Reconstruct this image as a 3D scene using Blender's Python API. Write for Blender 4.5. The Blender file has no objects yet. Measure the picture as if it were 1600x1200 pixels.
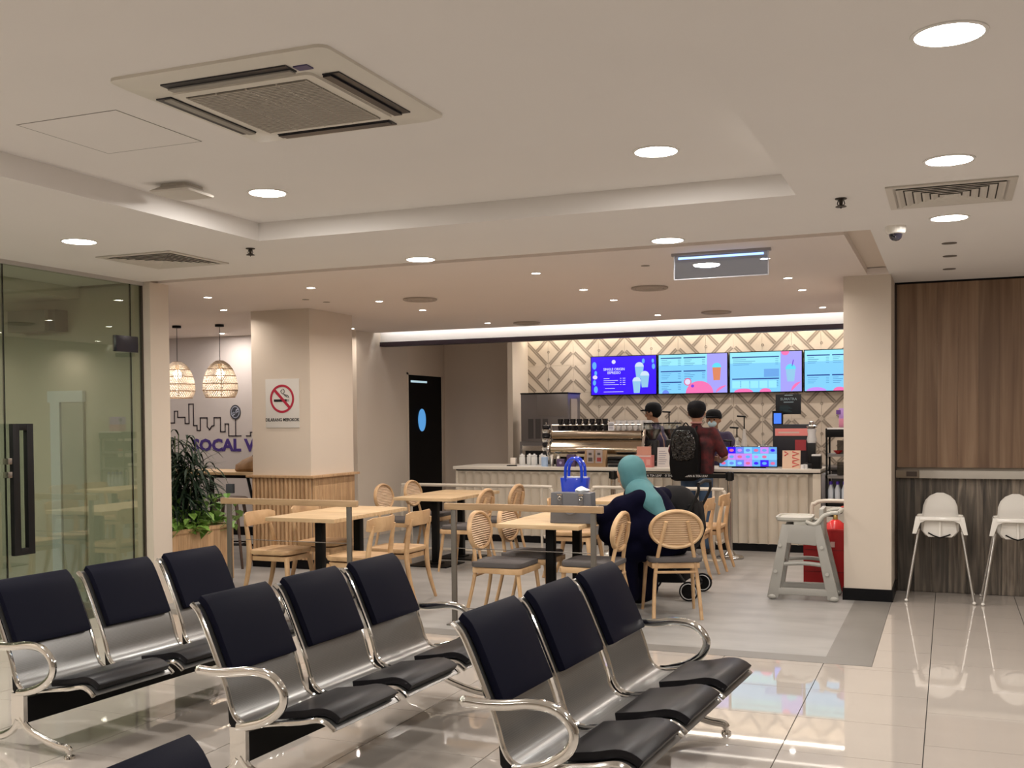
import bpy, bmesh, math, random
from mathutils import Vector, Matrix, Euler

random.seed(7)
SC = bpy.context.scene
COL = SC.collection
PI = math.pi

# ------------------------------------------------------------------ camera, world, exposure
cam_d = bpy.data.cameras.new('camera')
cam = bpy.data.objects.new('camera', cam_d)
COL.objects.link(cam)
cam_d.sensor_width = 36.0
cam_d.lens = 1669.96 / 1600 * 36
cam_d.shift_y = 0.0570
cam_d.clip_start = 0.05
_r = Vector((0.92552028, 0.37858766, -0.00914342))
_f = Vector((-0.37869797, 0.9252666, -0.02166942))
_u = _r.cross(_f)
cam.matrix_world = Matrix(((_r.x, _u.x, -_f.x, 0), (_r.y, _u.y, -_f.y, 0), (_r.z, _u.z, -_f.z, 1.6), (0, 0, 0, 1)))
SC.camera = cam
world = bpy.data.worlds.new('world'); SC.world = world
world.use_nodes = True
world.node_tree.nodes['Background'].inputs[0].default_value = (0.8, 0.85, 1, 1)
world.node_tree.nodes['Background'].inputs[1].default_value = 0.05
SC.view_settings.view_transform = 'Standard'
SC.view_settings.look = 'None'
SC.view_settings.gamma = 1
SC.view_settings.use_curve_mapping = False
SC.view_settings.exposure = 0.75
HALL_W = 9.0      # watts of a hall downlight
CAFE_W = 6.5      # watts of a cafe spotlight
HALL_C = (1.0, 0.95, 0.905)
CAFE_C = (1.0, 0.89, 0.80)

def lamp(name, kind, loc, energy, color, parent=None, **kw):
    d = bpy.data.lights.new(name, kind); d.energy = energy; d.color = color
    for k, v in kw.items():
        if k != 'rot': setattr(d, k, v)
    o = bpy.data.objects.new(name, d); COL.objects.link(o)
    o.location = loc
    if 'rot' in kw: o.rotation_euler = kw['rot']
    if parent: o.parent = parent
    return o

# ------------------------------------------------------------------ materials
MATS = {}
def mat(name, col=(.8, .8, .8), rough=.5, metal=0.0, emit=None, es=1.0, noise=None, bump=0.0, bscale=40, coat=0, spec=None, trans=0, alpha=1, sheen=0):
    """col: linear rgb. noise: (second colour, scale, (sx,sy,sz)) mixed in by a noise field in object space."""
    if name in MATS: return MATS[name]
    m = bpy.data.materials.new(name); m.use_nodes = True
    nt = m.node_tree; b = nt.nodes['Principled BSDF']
    b.inputs['Base Color'].default_value = (*col, 1)
    b.inputs['Roughness'].default_value = rough
    b.inputs['Metallic'].default_value = metal
    if coat: b.inputs['Coat Weight'].default_value = coat; b.inputs['Coat Roughness'].default_value = .05
    if spec is not None: b.inputs['Specular IOR Level'].default_value = spec
    if trans: b.inputs['Transmission Weight'].default_value = trans
    if sheen: b.inputs['Sheen Weight'].default_value = sheen
    if alpha < 1: b.inputs['Alpha'].default_value = alpha
    if emit:
        b.inputs['Emission Color'].default_value = (*emit, 1); b.inputs['Emission Strength'].default_value = es
    if noise or bump:
        tc = nt.nodes.new('ShaderNodeTexCoord'); mp = nt.nodes.new('ShaderNodeMapping')
        nt.links.new(tc.outputs['Object'], mp.inputs[0])
        nz = nt.nodes.new('ShaderNodeTexNoise'); nt.links.new(mp.outputs[0], nz.inputs[0])
        nz.inputs['Detail'].default_value = 4
        if noise:
            mp.inputs['Scale'].default_value = noise[2]; nz.inputs['Scale'].default_value = noise[1]
            r = nt.nodes.new('ShaderNodeValToRGB'); nt.links.new(nz.outputs[0], r.inputs[0])
            r.color_ramp.elements[0].position = .35; r.color_ramp.elements[1].position = .68
            r.color_ramp.elements[0].color = (*noise[0], 1); r.color_ramp.elements[1].color = (*col, 1)
            nt.links.new(r.outputs[0], b.inputs['Base Color'])
        if bump:
            n2 = nt.nodes.new('ShaderNodeTexNoise'); n2.inputs['Scale'].default_value = bscale
            nt.links.new(tc.outputs['Object'], n2.inputs[0])
            bp = nt.nodes.new('ShaderNodeBump'); bp.inputs['Strength'].default_value = bump; bp.inputs['Distance'].default_value = .01
            nt.links.new(n2.outputs[0], bp.inputs['Height']); nt.links.new(bp.outputs[0], b.inputs['Normal'])
    MATS[name] = m
    return m

def tinted(name, c0, c1, c2, rough, scale, stretch, metal=0, spread=.35, coat=0):
    """wood-like boards: grain by stretched noise, each object its own tone (Object Info random)."""
    if name in MATS: return MATS[name]
    m = bpy.data.materials.new(name); m.use_nodes = True
    nt = m.node_tree; b = nt.nodes['Principled BSDF']; b.inputs['Roughness'].default_value = rough
    if coat: b.inputs['Coat Weight'].default_value = coat
    tc = nt.nodes.new('ShaderNodeTexCoord'); mp = nt.nodes.new('ShaderNodeMapping'); mp.inputs['Scale'].default_value = stretch
    oi = nt.nodes.new('ShaderNodeObjectInfo'); ad = nt.nodes.new('ShaderNodeVectorMath'); ad.operation = 'ADD'
    ml = nt.nodes.new('ShaderNodeMath'); ml.operation = 'MULTIPLY'; ml.inputs[1].default_value = 37.0
    nt.links.new(oi.outputs['Random'], ml.inputs[0]); nt.links.new(tc.outputs['Object'], mp.inputs[0])
    nt.links.new(mp.outputs[0], ad.inputs[0]); nt.links.new(ml.outputs[0], ad.inputs[1])
    nz = nt.nodes.new('ShaderNodeTexNoise'); nz.inputs['Scale'].default_value = scale; nz.inputs['Detail'].default_value = 6
    nz.inputs['Distortion'].default_value = .6
    nt.links.new(ad.outputs[0], nz.inputs[0])
    r = nt.nodes.new('ShaderNodeValToRGB'); e = r.color_ramp.elements
    e[0].position = .3; e[1].position = .72; e[0].color = (*c0, 1); e[1].color = (*c2, 1)
    k = e.new(.5); k.color = (*c1, 1)
    nt.links.new(nz.outputs[0], r.inputs[0])
    hs = nt.nodes.new('ShaderNodeHueSaturation')
    mr = nt.nodes.new('ShaderNodeMapRange'); mr.inputs[3].default_value = 1 - spread / 2; mr.inputs[4].default_value = 1 + spread / 2
    nt.links.new(oi.outputs['Random'], mr.inputs[0]); nt.links.new(mr.outputs[0], hs.inputs['Value'])
    nt.links.new(r.outputs[0], hs.inputs['Color']); nt.links.new(hs.outputs[0], b.inputs['Base Color'])
    MATS[name] = m
    return m

def S(r, g, b):       # sRGB 0-255 -> linear
    f = lambda c: ((c / 255 + .055) / 1.055) ** 2.4 if c > 10 else c / 255 / 12.92
    return (f(r), f(g), f(b))

PAINT = mat('white_paint', (.81, .78, .75), .75, noise=((.795, .765, .735), 1.5, (1, 1, 1)))
CAFEPAINT = mat('cafe_ceiling_paint', (.78, .70, .65), .75, noise=((.765, .69, .64), 1.2, (1, 1, 1)))
WALLP = mat('beige_paint', (.66, .58, .49), .7, noise=((.645, .565, .475), 1.5, (1, 1, 1)))
GREYP = mat('taupe_paint', (.68, .585, .495), .75, noise=((.67, .575, .485), 2, (1, 1, 1)))
MURALP = mat('mural_wall_paint', (.60, .56, .55), .75, noise=((.58, .54, .53), 2, (1, 1, 1)))
OLIVE = mat('backroom_paint', (.56, .555, .485), .8, noise=((.54, .535, .465), 2, (1, 1, 1)))
TILE = mat('polished_tile', (.50, .452, .405), .03, noise=((.48, .433, .387), 1.1, (1, 3, 1)), spec=.9)
TILE.node_tree.nodes['Principled BSDF'].inputs['IOR'].default_value = 1.6
GROUT = mat('dark_grout', (.06, .055, .05), .9)
VINYL = mat('grey_vinyl_floor', (.33, .32, .305), .42, noise=((.27, .262, .25), 1.6, (1, 3, 1)))
VINYLD = mat('grey_vinyl_border', (.19, .18, .165), .45, noise=((.175, .165, .15), 3, (1, 1, 1)))
BLACKG = mat('black_skirting', (.003, .003, .004), .4, spec=.2)
BLACK = mat('black_satin', (.003, .003, .0035), .45, spec=.2)
BLACKM = mat('black_metal', (.005, .005, .0055), .4, spec=.35)
DARKPUR = mat('dark_purple_trim', (.025, .012, .02), .5)
CHROME = mat('chrome', (.78, .77, .74), .1, metal=1)
STEEL = mat('brushed_steel', (.48, .46, .43), .22, metal=1)
STEELD = mat('dark_steel', (.16, .15, .15), .4, metal=.8)
GREYMET = mat('grey_powder_metal', (.16, .145, .125), .4, metal=.5)
WOOD = tinted('pale_oak', (.44, .27, .14), (.56, .36, .19), (.66, .45, .25), .45, 6, (1, 1, 1), spread=.12)
WOODX = tinted('oak_table_top', (.53, .37, .20), (.63, .45, .26), (.72, .54, .33), .4, 3, (1, 9, 9), spread=.06)
WOODR = tinted('oak_rail', (.33, .21, .11), (.40, .26, .14), (.46, .31, .17), .5, 3, (1, 9, 9), spread=.05)
SLATW = tinted('slat_wood', (.42, .25, .13), (.52, .33, .175), (.60, .40, .225), .5, 4, (9, 9, 1), spread=.25)
DARKW = tinted('dark_stool_wood', (.05, .028, .018), (.08, .045, .03), (.11, .06, .04), .45, 5, (9, 9, 1), spread=.1)
PANELW = tinted('brown_wood_laminate', (.145, .080, .043), (.215, .130, .075), (.30, .20, .125), .5, 2.2, (6, 6, .28), spread=.25)
PLANKD = tinted('weathered_dark_planks', (.028, .022, .018), (.11, .09, .07), (.27, .22, .17), .5, 5, (5, 5, .3), spread=.9)
VINYLSEAT = mat('dark_seat_vinyl', (.0075, .0068, .0085), .38, bump=.04, bscale=300, spec=.2)
VINYLBACK = mat('navy_black_vinyl', (.0035, .0040, .0115), .5, bump=.04, bscale=300, spec=.07)
CANE = mat('woven_cane', (.74, .55, .38), .6)
CUSH = mat('grey_seat_cushion', (.10, .09, .088), .85, bump=.1, bscale=200)
WHITEP = mat('white_plastic', (.86, .83, .77), .16)
GREYPL = mat('grey_plastic', (.36, .35, .32), .45)
REDM = mat('red_metal', (.33, .008, .010), .35)
GLOW = mat('lamp_diffuser', (1, 1, 1), .5, emit=(1.0, .95, .86), es=22)
LED = mat('led_strip', (1, 1, 1), .5, emit=(1.0, .93, .70), es=3)

# perforated steel: dots in the normal and colour
def perforated():
    m = bpy.data.materials.new('perforated_steel'); m.use_nodes = True; nt = m.node_tree; b = nt.nodes['Principled BSDF']
    b.inputs['Metallic'].default_value = .85; b.inputs['Roughness'].default_value = .3
    tc = nt.nodes.new('ShaderNodeTexCoord'); vo = nt.nodes.new('ShaderNodeTexVoronoi'); vo.inputs['Scale'].default_value = 420
    vo.inputs['Randomness'].default_value = 0
    nt.links.new(tc.outputs['Object'], vo.inputs['Vector'])
    r = nt.nodes.new('ShaderNodeValToRGB'); r.color_ramp.elements[0].position = .3; r.color_ramp.elements[1].position = .4
    r.color_ramp.elements[0].color = (.20, .20, .20, 1); r.color_ramp.elements[1].color = (.29, .29, .285, 1)
    nt.links.new(vo.outputs['Distance'], r.inputs[0]); nt.links.new(r.outputs[0], b.inputs['Base Color'])
    return m
PERF = perforated()

def glass_mat(name, tint, refl=.28, rough=0.0):
    m = bpy.data.materials.new(name); m.use_nodes = True; nt = m.node_tree; nt.nodes.remove(nt.nodes['Principled BSDF'])
    out = nt.nodes['Material Output']; t = nt.nodes.new('ShaderNodeBsdfTransparent'); t.inputs[0].default_value = (*tint, 1)
    g = nt.nodes.new('ShaderNodeBsdfGlossy'); g.inputs['Roughness'].default_value = rough; g.inputs[0].default_value = (.9, .92, .86, 1)
    mx = nt.nodes.new('ShaderNodeMixShader'); fr = nt.nodes.new('ShaderNodeLayerWeight'); fr.inputs[0].default_value = .5
    pw = nt.nodes.new('ShaderNodeMath'); pw.operation = 'POWER'; pw.inputs[1].default_value = 4; nt.links.new(fr.outputs['Facing'], pw.inputs[0])
    ad = nt.nodes.new('ShaderNodeMath'); ad.operation = 'MULTIPLY_ADD'; ad.inputs[1].default_value = .6; ad.inputs[2].default_value = refl; ad.use_clamp = True
    nt.links.new(pw.outputs[0], ad.inputs[0]); nt.links.new(ad.outputs[0], mx.inputs[0])
    nt.links.new(t.outputs[0], mx.inputs[1]); nt.links.new(g.outputs[0], mx.inputs[2]); nt.links.new(mx.outputs[0], out.inputs[0])
    return m
GREENGLASS = glass_mat('greenish_glass', (.76, .79, .71), .12)
CLEARGLASS = glass_mat('clear_glass', (.93, .95, .95), .06)
SMOKE = glass_mat('smoky_plastic', (.35, .33, .33), .08)

# ------------------------------------------------------------------ mesh building
class MB:
    def __init__(s): s.bm = bmesh.new()
    def _tag(s, faces, mi):
        for f in faces: f.material_index = mi
    def box(s, x0, x1, y0, y1, z0, z1, mi=0, M=None):
        v = [s.bm.verts.new((x, y, z)) for z in (z0, z1) for y in (y0, y1) for x in (x0, x1)]
        if M is not None:
            for q in v: q.co = M @ q.co
        q = [(0, 2, 3, 1), (4, 5, 7, 6), (0, 1, 5, 4), (2, 6, 7, 3), (0, 4, 6, 2), (1, 3, 7, 5)]
        s._tag([s.bm.faces.new([v[i] for i in f]) for f in q], mi); return s
    def ring(s, c, ux, uy, rx, ry, seg):
        return [s.bm.verts.new(c + ux * (rx * math.cos(2 * PI * k / seg)) + uy * (ry * math.sin(2 * PI * k / seg))) for k in range(seg)]
    def skin(s, rings, mi=0, cap=True, closed=False):
        n = len(rings); fs = []
        for i in range(n if closed else n - 1):
            a, b = rings[i], rings[(i + 1) % n]; m = len(a)
            for k in range(m): fs.append(s.bm.faces.new((a[k], a[(k + 1) % m], b[(k + 1) % m], b[k])))
        if cap and not closed:
            fs.append(s.bm.faces.new(list(reversed(rings[0])))); fs.append(s.bm.faces.new(rings[-1]))
        s._tag(fs, mi); return s
    def tube(s, pts, r, seg=8, closed=False, mi=0, ry=None, up=None):
        P = [Vector(p) for p in pts]; n = len(P); rings = []
        rr = r if isinstance(r, (list, tuple)) else [r] * n
        prev = None
        for i in range(n):
            if closed: t = P[(i + 1) % n] - P[i - 1]
            else: t = P[min(i + 1, n - 1)] - P[max(i - 1, 0)]
            t.normalize()
            if prev is None:
                a = Vector(up) if up else (Vector((0, 0, 1)) if abs(t.z) < .9 else Vector((1, 0, 0)))
            else: a = prev
            a = (a - t * a.dot(t)); a.normalize(); prev = a
            b = t.cross(a)
            q = (ry / r if ry else 1) if not isinstance(r, (list, tuple)) else (ry or 1)
            rings.append(s.ring(P[i], a, b, rr[i], rr[i] * q, seg))
        return s.skin(rings, mi, True, closed)
    def cyl(s, p0, p1, r0, r1=None, seg=12, mi=0): return s.tube([p0, p1], [r0, r1 if r1 is not None else r0], seg, mi=mi)
    def lathe(s, prof, c=(0, 0, 0), seg=20, mi=0, cap=True, sx=1, sy=1):
        c = Vector(c); rings = []
        for r, z in prof: rings.append(s.ring(c + Vector((0, 0, z)), Vector((1, 0, 0)), Vector((0, 1, 0)), max(r, 1e-4) * sx, max(r, 1e-4) * sy, seg))
        return s.skin(rings, mi, cap)
    def prism(s, poly, a, b, plane='xz', mi=0, M=None):
        """poly of 2d points extruded from a to b along the third axis"""
        def P(u, v, w): return {'xz': (u, w, v), 'xy': (u, v, w), 'yz': (w, u, v)}[plane]
        r0 = [s.bm.verts.new(P(u, v, a)) for u, v in poly]; r1 = [s.bm.verts.new(P(u, v, b)) for u, v in poly]
        if M is not None:
            for q in r0 + r1: q.co = M @ q.co
        return s.skin([r0, r1], mi)
    def strip(s, prof, y0, y1, t, mi=0, ny=1):
        """sheet of thickness t swept along y, following an x-z profile"""
        n = len(prof); up = []; dn = []
        for i in range(n):
            a = Vector(prof[max(i - 1, 0)]); b = Vector(prof[min(i + 1, n - 1)]); d = (b - a).normalized(); nn = Vector((-d.y, d.x))
            p = Vector(prof[i]); up.append(p + nn * t / 2); dn.append(p - nn * t / 2)
        poly = [tuple(p) for p in up] + [tuple(p) for p in reversed(dn)]
        rings = []
        for k in range(ny + 1):
            y = y0 + (y1 - y0) * k / ny
            rings.append([s.bm.verts.new((u, y, v)) for u, v in poly])
        n2 = len(poly); fs = []
        for i in range(ny):
            for k in range(n2): fs.append(s.bm.faces.new((rings[i][k], rings[i][(k + 1) % n2], rings[i + 1][(k + 1) % n2], rings[i + 1][k])))
        for rg in (rings[0], rings[-1]):
            for i in range(n - 1): fs.append(s.bm.faces.new((rg[i], rg[i + 1], rg[n2 - 2 - i], rg[n2 - 1 - i])))
        s._tag(fs, mi); return s
    def quad(s, pts, mi=0):
        s._tag([s.bm.faces.new([s.bm.verts.new(p) for p in pts])], mi); return s
    def ball(s, c, r, seg=12, rg=8, sc=(1, 1, 1), mi=0):
        b = bmesh.ops.create_uvsphere(s.bm, u_segments=seg, v_segments=rg, radius=r)
        for v in b['verts']: v.co = Vector((v.co.x * sc[0], v.co.y * sc[1], v.co.z * sc[2])) + Vector(c)
        fs = set(f for v in b['verts'] for f in v.link_faces); s._tag(fs, mi); return s
    def xf(s, M):
        for v in s.bm.verts: v.co = M @ v.co
        return s
    def build(s, name, mats, parent=None, bevel=0, smooth=True, ang=40, sub=0):
        bmesh.ops.recalc_face_normals(s.bm, faces=s.bm.faces)
        if bevel:
            es = [e for e in s.bm.edges if len(e.link_faces) == 2 and e.calc_face_angle(0) > .6]
            bmesh.ops.bevel(s.bm, geom=es, offset=bevel, segments=2, affect='EDGES', profile=.6, clamp_overlap=True)
        me = bpy.data.meshes.new(name); s.bm.to_mesh(me); s.bm.free()
        if smooth:
            me.polygons.foreach_set('use_smooth', [True] * len(me.polygons)); me.set_sharp_from_angle(angle=math.radians(ang))
        for m in (mats if isinstance(mats, (list, tuple)) else [mats]): me.materials.append(m)
        o = bpy.data.objects.new(name, me); COL.objects.link(o)
        if parent: o.parent = parent
        return o

def tag(o, label=None, cat=None, group=None, kind=None):
    if label: o['label'] = label
    if cat: o['category'] = cat
    if group: o['group'] = group
    if kind: o['kind'] = kind
    return o
def thing(name, label, cat, loc=(0, 0, 0), rotz=0, group=None):
    o = bpy.data.objects.new(name, None); COL.objects.link(o); o.empty_display_size = .1
    o.location = loc; o.rotation_euler = (0, 0, rotz)
    return tag(o, label, cat, group)
def struct(o): o['kind'] = 'structure'; return o
def dup(root, loc, rotz=0, label=None, group=None):
    def cp(o, par):
        c = o.copy(); COL.objects.link(c)
        if par: c.parent = par
        for ch in list(o.children): cp(ch, c)
        return c
    r = cp(root, None); r.location = loc; r.rotation_euler = (0, 0, rotz)
    if label: r['label'] = label
    if group: r['group'] = group
    return r
def box(name, x0, x1, y0, y1, z0, z1, m, parent=None, bevel=0):
    return MB().box(x0, x1, y0, y1, z0, z1).build(name, m, parent, bevel, smooth=bevel > 0)
def cr(pts, n=4, closed=False):
    """Catmull-Rom smoothing of a point list"""
    P = [Vector(p) for p in pts]; N = len(P); out = []
    for i in range(N if closed else N - 1):
        p0 = P[(i - 1) % N] if closed or i > 0 else P[0] * 2 - P[1]
        p1 = P[i]; p2 = P[(i + 1) % N]
        p3 = P[(i + 2) % N] if closed or i + 2 < N else P[-1] * 2 - P[-2]
        for k in range(n):
            t = k / n
            out.append(.5 * ((2 * p1) + (p2 - p0) * t + (2 * p0 - 5 * p1 + 4 * p2 - p3) * t * t + (3 * p1 - p0 - 3 * p2 + p3) * t ** 3))
    if not closed: out.append(P[-1])
    return out
def text(name, body, size, m, parent, loc, rot=(PI / 2, 0, 0), ext=.001, align='LEFT', bold=0.0, sx=1.0):
    cu = bpy.data.curves.new(name, 'FONT'); cu.body = body; cu.size = size; cu.extrude = ext; cu.align_x = align; cu.offset = bold
    cu.resolution_u = 2
    t = bpy.data.objects.new(name, cu); COL.objects.link(t)
    dg = bpy.context.evaluated_depsgraph_get(); me = bpy.data.meshes.new_from_object(t.evaluated_get(dg))
    bpy.data.objects.remove(t); bpy.data.curves.remove(cu)
    me.name = name; me.materials.clear(); me.materials.append(m)
    o = bpy.data.objects.new(name, me); COL.objects.link(o)
    o.location = loc; o.rotation_euler = rot; o.scale = (sx, 1, 1)
    if parent: o.parent = parent
    return o

# ================================================================== THE SETTING
H = 2.81
# ---- hall floor: polished tiles .64 x .615
GX, GY = .6405, .615
floor = struct(box('floor', -14, 6, -5, 15.4, -.2, -.012, GROUT))
tm = {}
def tile_mesh(w, d):
    k = (round(w, 3), round(d, 3))
    if k not in tm:
        b = MB().box(.0024, w - .0024, .0016, d - .0016, -.012, 0)
        o = b.build('tile', TILE, None, smooth=False); tm[k] = o.data; bpy.data.objects.remove(o)
    return tm[k]
rest = MB()
for i in range(-10, 10):
    x0 = -.114 + i * GX; x1 = x0 + GX
    off = 0 if i < 0 else -.3
    for j in range(-14, 10):
        y0 = 5.205 + off + j * GY; y1 = y0 + GY
        cuts = []
        if x0 >= -.2:
            if y0 > 10.36: continue
            cuts = [(x0, x1, y0, min(y1, 10.36))]
        elif y0 >= 7.14 or y1 <= 7.14:
            if y0 >= 7.14:
                if x1 > -.46 and y0 < 10.36: cuts = [(max(x0, -.46), x1, y0, min(y1, 10.36))]
            else: cuts = [(x0, x1, y0, y1)]
        else:
            cuts = [(x0, x1, y0, 7.14)]
            if x1 > -.46: cuts.append((-.46, x1, 7.14, y1))
        for a, b_, c, d in cuts:
            if b_ - a < .02 or d - c < .02: continue
            if -6.9 < a < 1.8 and 2.5 < c:
                o = bpy.data.objects.new('tile', tile_mesh(b_ - a, d - c)); COL.objects.link(o); o.location = (a, c, 0); o.parent = floor
            else: rest.box(a + .0012, b_ - .0012, c + .0012, d - .0012, -.012, 0)
o = rest.build('tile_field', TILE, floor, smooth=False); o['kind'] = 'stuff'
# ---- cafe floor
cf = struct(box('floor', -.76 - 11.3, -.76, 7.34, 15.3, -.012, .0005, VINYL))
struct(MB().box(-12.06, -.46, 7.143, 7.34, -.012, .0006).build('floor', VINYLD, None, smooth=False)).name = 'floor_border'
b = MB().box(-.76, -.46, 7.34, 9.69, -.012, .0007)
o = b.build('border_strip', VINYLD, bpy.data.objects['floor_border'], smooth=False)
box('border_strip', -.85, -.46, 9.69, 15.3, -.012, .0003, VINYLD, bpy.data.objects['floor_border'])

# ---- ceilings
tx0, tx1, ty0, ty1 = -4.285, -.775, .9, 6.02
c = MB()
c.box(-7.2, tx0, -5, 7.34, H, H + .3); c.box(tx0, tx1, ty1, 7.34, H, H + .3); c.box(tx1, 6.1, -5, 7.34, H, H + .3)
c.box(tx0, tx1, -5, ty0, H, H + .3); c.box(-.475, 6.1, 7.34, 10.5, H, H + .3)
ceiling = struct(c.build('ceiling', PAINT, None, smooth=False))
box('tray_panel', tx0 - .1, tx1 + .1, ty0 - .1, ty1 + .1, 2.93, 3.12, PAINT, ceiling)
# shutter slot between hall and cafe
s_ = MB().box(-12.1, -.475, 7.34, 7.475, 2.865, 3.1).box(-.65, -.475, 7.475, 9.8, 2.865, 3.1)
s_.build('shutter_slot', GREYP, ceiling, smooth=False)
cc = MB().box(-12.1, -.65, 7.475, 13.0, H, H + .3).box(-.65, -.475, 9.62, 10.4, H - .001, H + .05)
cafe_ceiling = struct(cc.build('ceiling', CAFEPAINT, None, smooth=False))
# cove and bulkhead in front of the kitchen
kb = MB().box(-7.36, -.85, 13.16, 13.26, 2.69, 3.1)
bulk = struct(kb.build('trim_1', PAINT, None, smooth=False))
box('dark_trim', -7.36, -.85, 13.14, 13.28, 2.63, 2.69, DARKPUR, bulk)
box('led_strip', -7.34, -.86, 12.985, 12.998, 2.825, 2.835, LED, bulk)
box('cove_top', -7.36, -.85, 13.0, 13.2, 3.0, 3.1, PAINT, bulk)
kc = struct(box('ceiling', -7.4, -.8, 13.26, 15.4, 2.9, 3.1, PAINT))
# ---- walls
struct(box('wall_right', 6, 6.2, -5, 10.5, 0, 3, WALLP))
struct(box('wall_back', -6.6, 6.2, -5.2, -5, 0, 3, WALLP))
struct(box('wall_left', -6.56, -6.46, -5, 2.6, 0, H, WALLP))
ww = struct(box('wall_front', -.46, 6.2, 10.40, 10.6, 0, 3, WALLP))
struct(box('wall_mural', -12.1, -7.6, 12.5, 12.7, 0, H, MURALP))
struct(box('baseboard_mural', -12.1, -7.6, 12.485, 12.5, 0, .12, BLACKG))
struct(box('wall_far_left', -12.2, -12.0, 7.6, 12.7, 0, H, MURALP))
struct(box('wall_behind_planter', -12.1, -6.46, 7.46, 7.58, 0, H, WALLP))
struct(box('column_glass_end', -6.56, -6.37, 7.36, 7.6, 0, H, WALLP))
# wall corner left of the dark door
struct(box('wall_corner', -7.598, -7.36, 12.5, 13.97, 0, H + .1, WALLP))
lw = struct(box('wall_door', -7.75, -7.36, 13.97, 15.4, 2.3, 2.9, GREYP))
struct(box('wall_door_side', -7.75, -7.36, 15.12, 15.4, 0, 2.3, GREYP))
struct(box('wall_corridor_end', -7.4, -5.9, 15.2, 15.4, 0, 2.92, GREYP))
struct(box('wall_kitchen_left', -5.98, -5.9, 14.46, 15.2, 0, 2.92, WALLP))
kw = struct(box('wall_kitchen', -5.9, -.8, 15.1, 15.3, 0, 2.92, WALLP))
struct(box('wall_cafe_right', -.85, -.6, 10.36, 15.3, 0, 3, WALLP))
# right pier with black base
pier = struct(box('column', -.85, -.46, 9.69, 10.40, 0, H, WALLP))
struct(box('baseboard_column', -.862, -.448, 9.678, 10.39, 0, .105, BLACKG))
# no-smoking pillar
pillar = struct(box('column', -7.11, -6.36, 9.82, 10.71, 0, H, WALLP))

# ---- dark door with lit oval sign
dr = struct(box('door_1', -7.41, -7.372, 13.98, 15.10, .01, 2.27, mat('black_door', (.002, .002, .003), .5, spec=.1)))
bl = mat('light_blue_lit_sign', (.05, .2, .4), .4, emit=(.10, .35, .75), es=.5)
m_ = MB(); m_.lathe([(.17, 0), (.17, .006)], (0, 0, 0), 28, sx=1.0, sy=.72); m_.xf(Matrix.Translation((-7.368, 14.42, 1.60)) @ Matrix.Rotation(PI / 2, 4, 'Y'))
m_.build('oval_sign', bl, dr)
box('light_bar', -7.372, -7.366, 14.08, 14.6, 2.16, 2.19, mat('cold_bar', (.5, .7, .8), .4, emit=(.5, .7, .8), es=.45), dr)
fr = MB().box(-7.375, -7.355, 13.93, 13.98, 0, 2.3).box(-7.375, -7.355, 15.10, 15.15, 0, 2.3).box(-7.375, -7.355, 13.93, 15.15, 2.27, 2.3)
fr.build('door_frame', GREYP, dr, smooth=False)

# ---- back wall tiles with diagonal bands (mirrored pair)
TW, TH = .396, .412
tmat = mat('cream_wall_tile', (.60, .52, .43), .35, noise=((.57, .49, .40), 3, (1, 1, 1)))
tband = mat('taupe_tile_band', (.27, .225, .18), .5)
def band(mb, p, q, w):
    p = Vector(p); q = Vector(q); d = (q - p).normalized(); n = Vector((-d.y, d.x)) * w / 2
    for s in (-.55, .55):
        n2 = Vector((-d.y, d.x)) * w * s * .5; k = Vector((-d.y, d.x)) * w * .22
        poly = [p + n2 - k, q + n2 - k, q + n2 + k, p + n2 + k]
        mb.prism([tuple(v) for v in poly], -.003, .001, 'xz', 1)
def wall_tile(mirror):
    mb = MB(); g = .0015
    mb.box(g, TW - g, 0, .012, g, TH - g)
    L = []
    L.append(((.02, .02), (TW - .02, TH - .02)))            # long diagonal, bottom-left to top-right
    L.append(((.02, TH - .02), (TW / 2 - .02, TH / 2 + .02)))
    L.append(((TW / 2 + .01, .025), (TW - .02, TH / 2 - .02)))
    for p, q in L:
        if mirror: p = (TW - p[0], p[1]); q = (TW - q[0], q[1])
        band(mb, p, q, .05)
    o = mb.build('tile', [tmat, tband], None, smooth=False)
    me = o.data; bpy.data.objects.remove(o); return me
T0, T1_ = wall_tile(False), wall_tile(True)
ringm = MB(); ringm.tube([(.016 * math.cos(a), 0, .016 * math.sin(a)) for a in [k * PI / 5 for k in range(10)]], .004, 5, True)
ro = ringm.build('tile_stud', tband, None); rme = ro.data; bpy.data.objects.remove(ro)
xx = -5.9 - .0
# grid phase: diamond centres near X = -5.77 (+ n * .792), tile rows meet at z = 2.395 (+- n * .412)
for i in range(-1, 14):
    X = -5.575 + (i - 1) * TW
    for j in range(-4, 2):
        z = 2.395 + (j - 0) * TH - .0
        if X + TW > -.86 or X < -6.0: continue
        o = bpy.data.objects.new('tile', T0 if i % 2 else T1_); COL.objects.link(o); o.location = (X, 15.085, z); o.parent = kw
        if i % 2:
            s = bpy.data.objects.new('tile_stud', rme); COL.objects.link(s); s.location = (X + .006, 15.083, z + TH / 2); s.parent = kw

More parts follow.
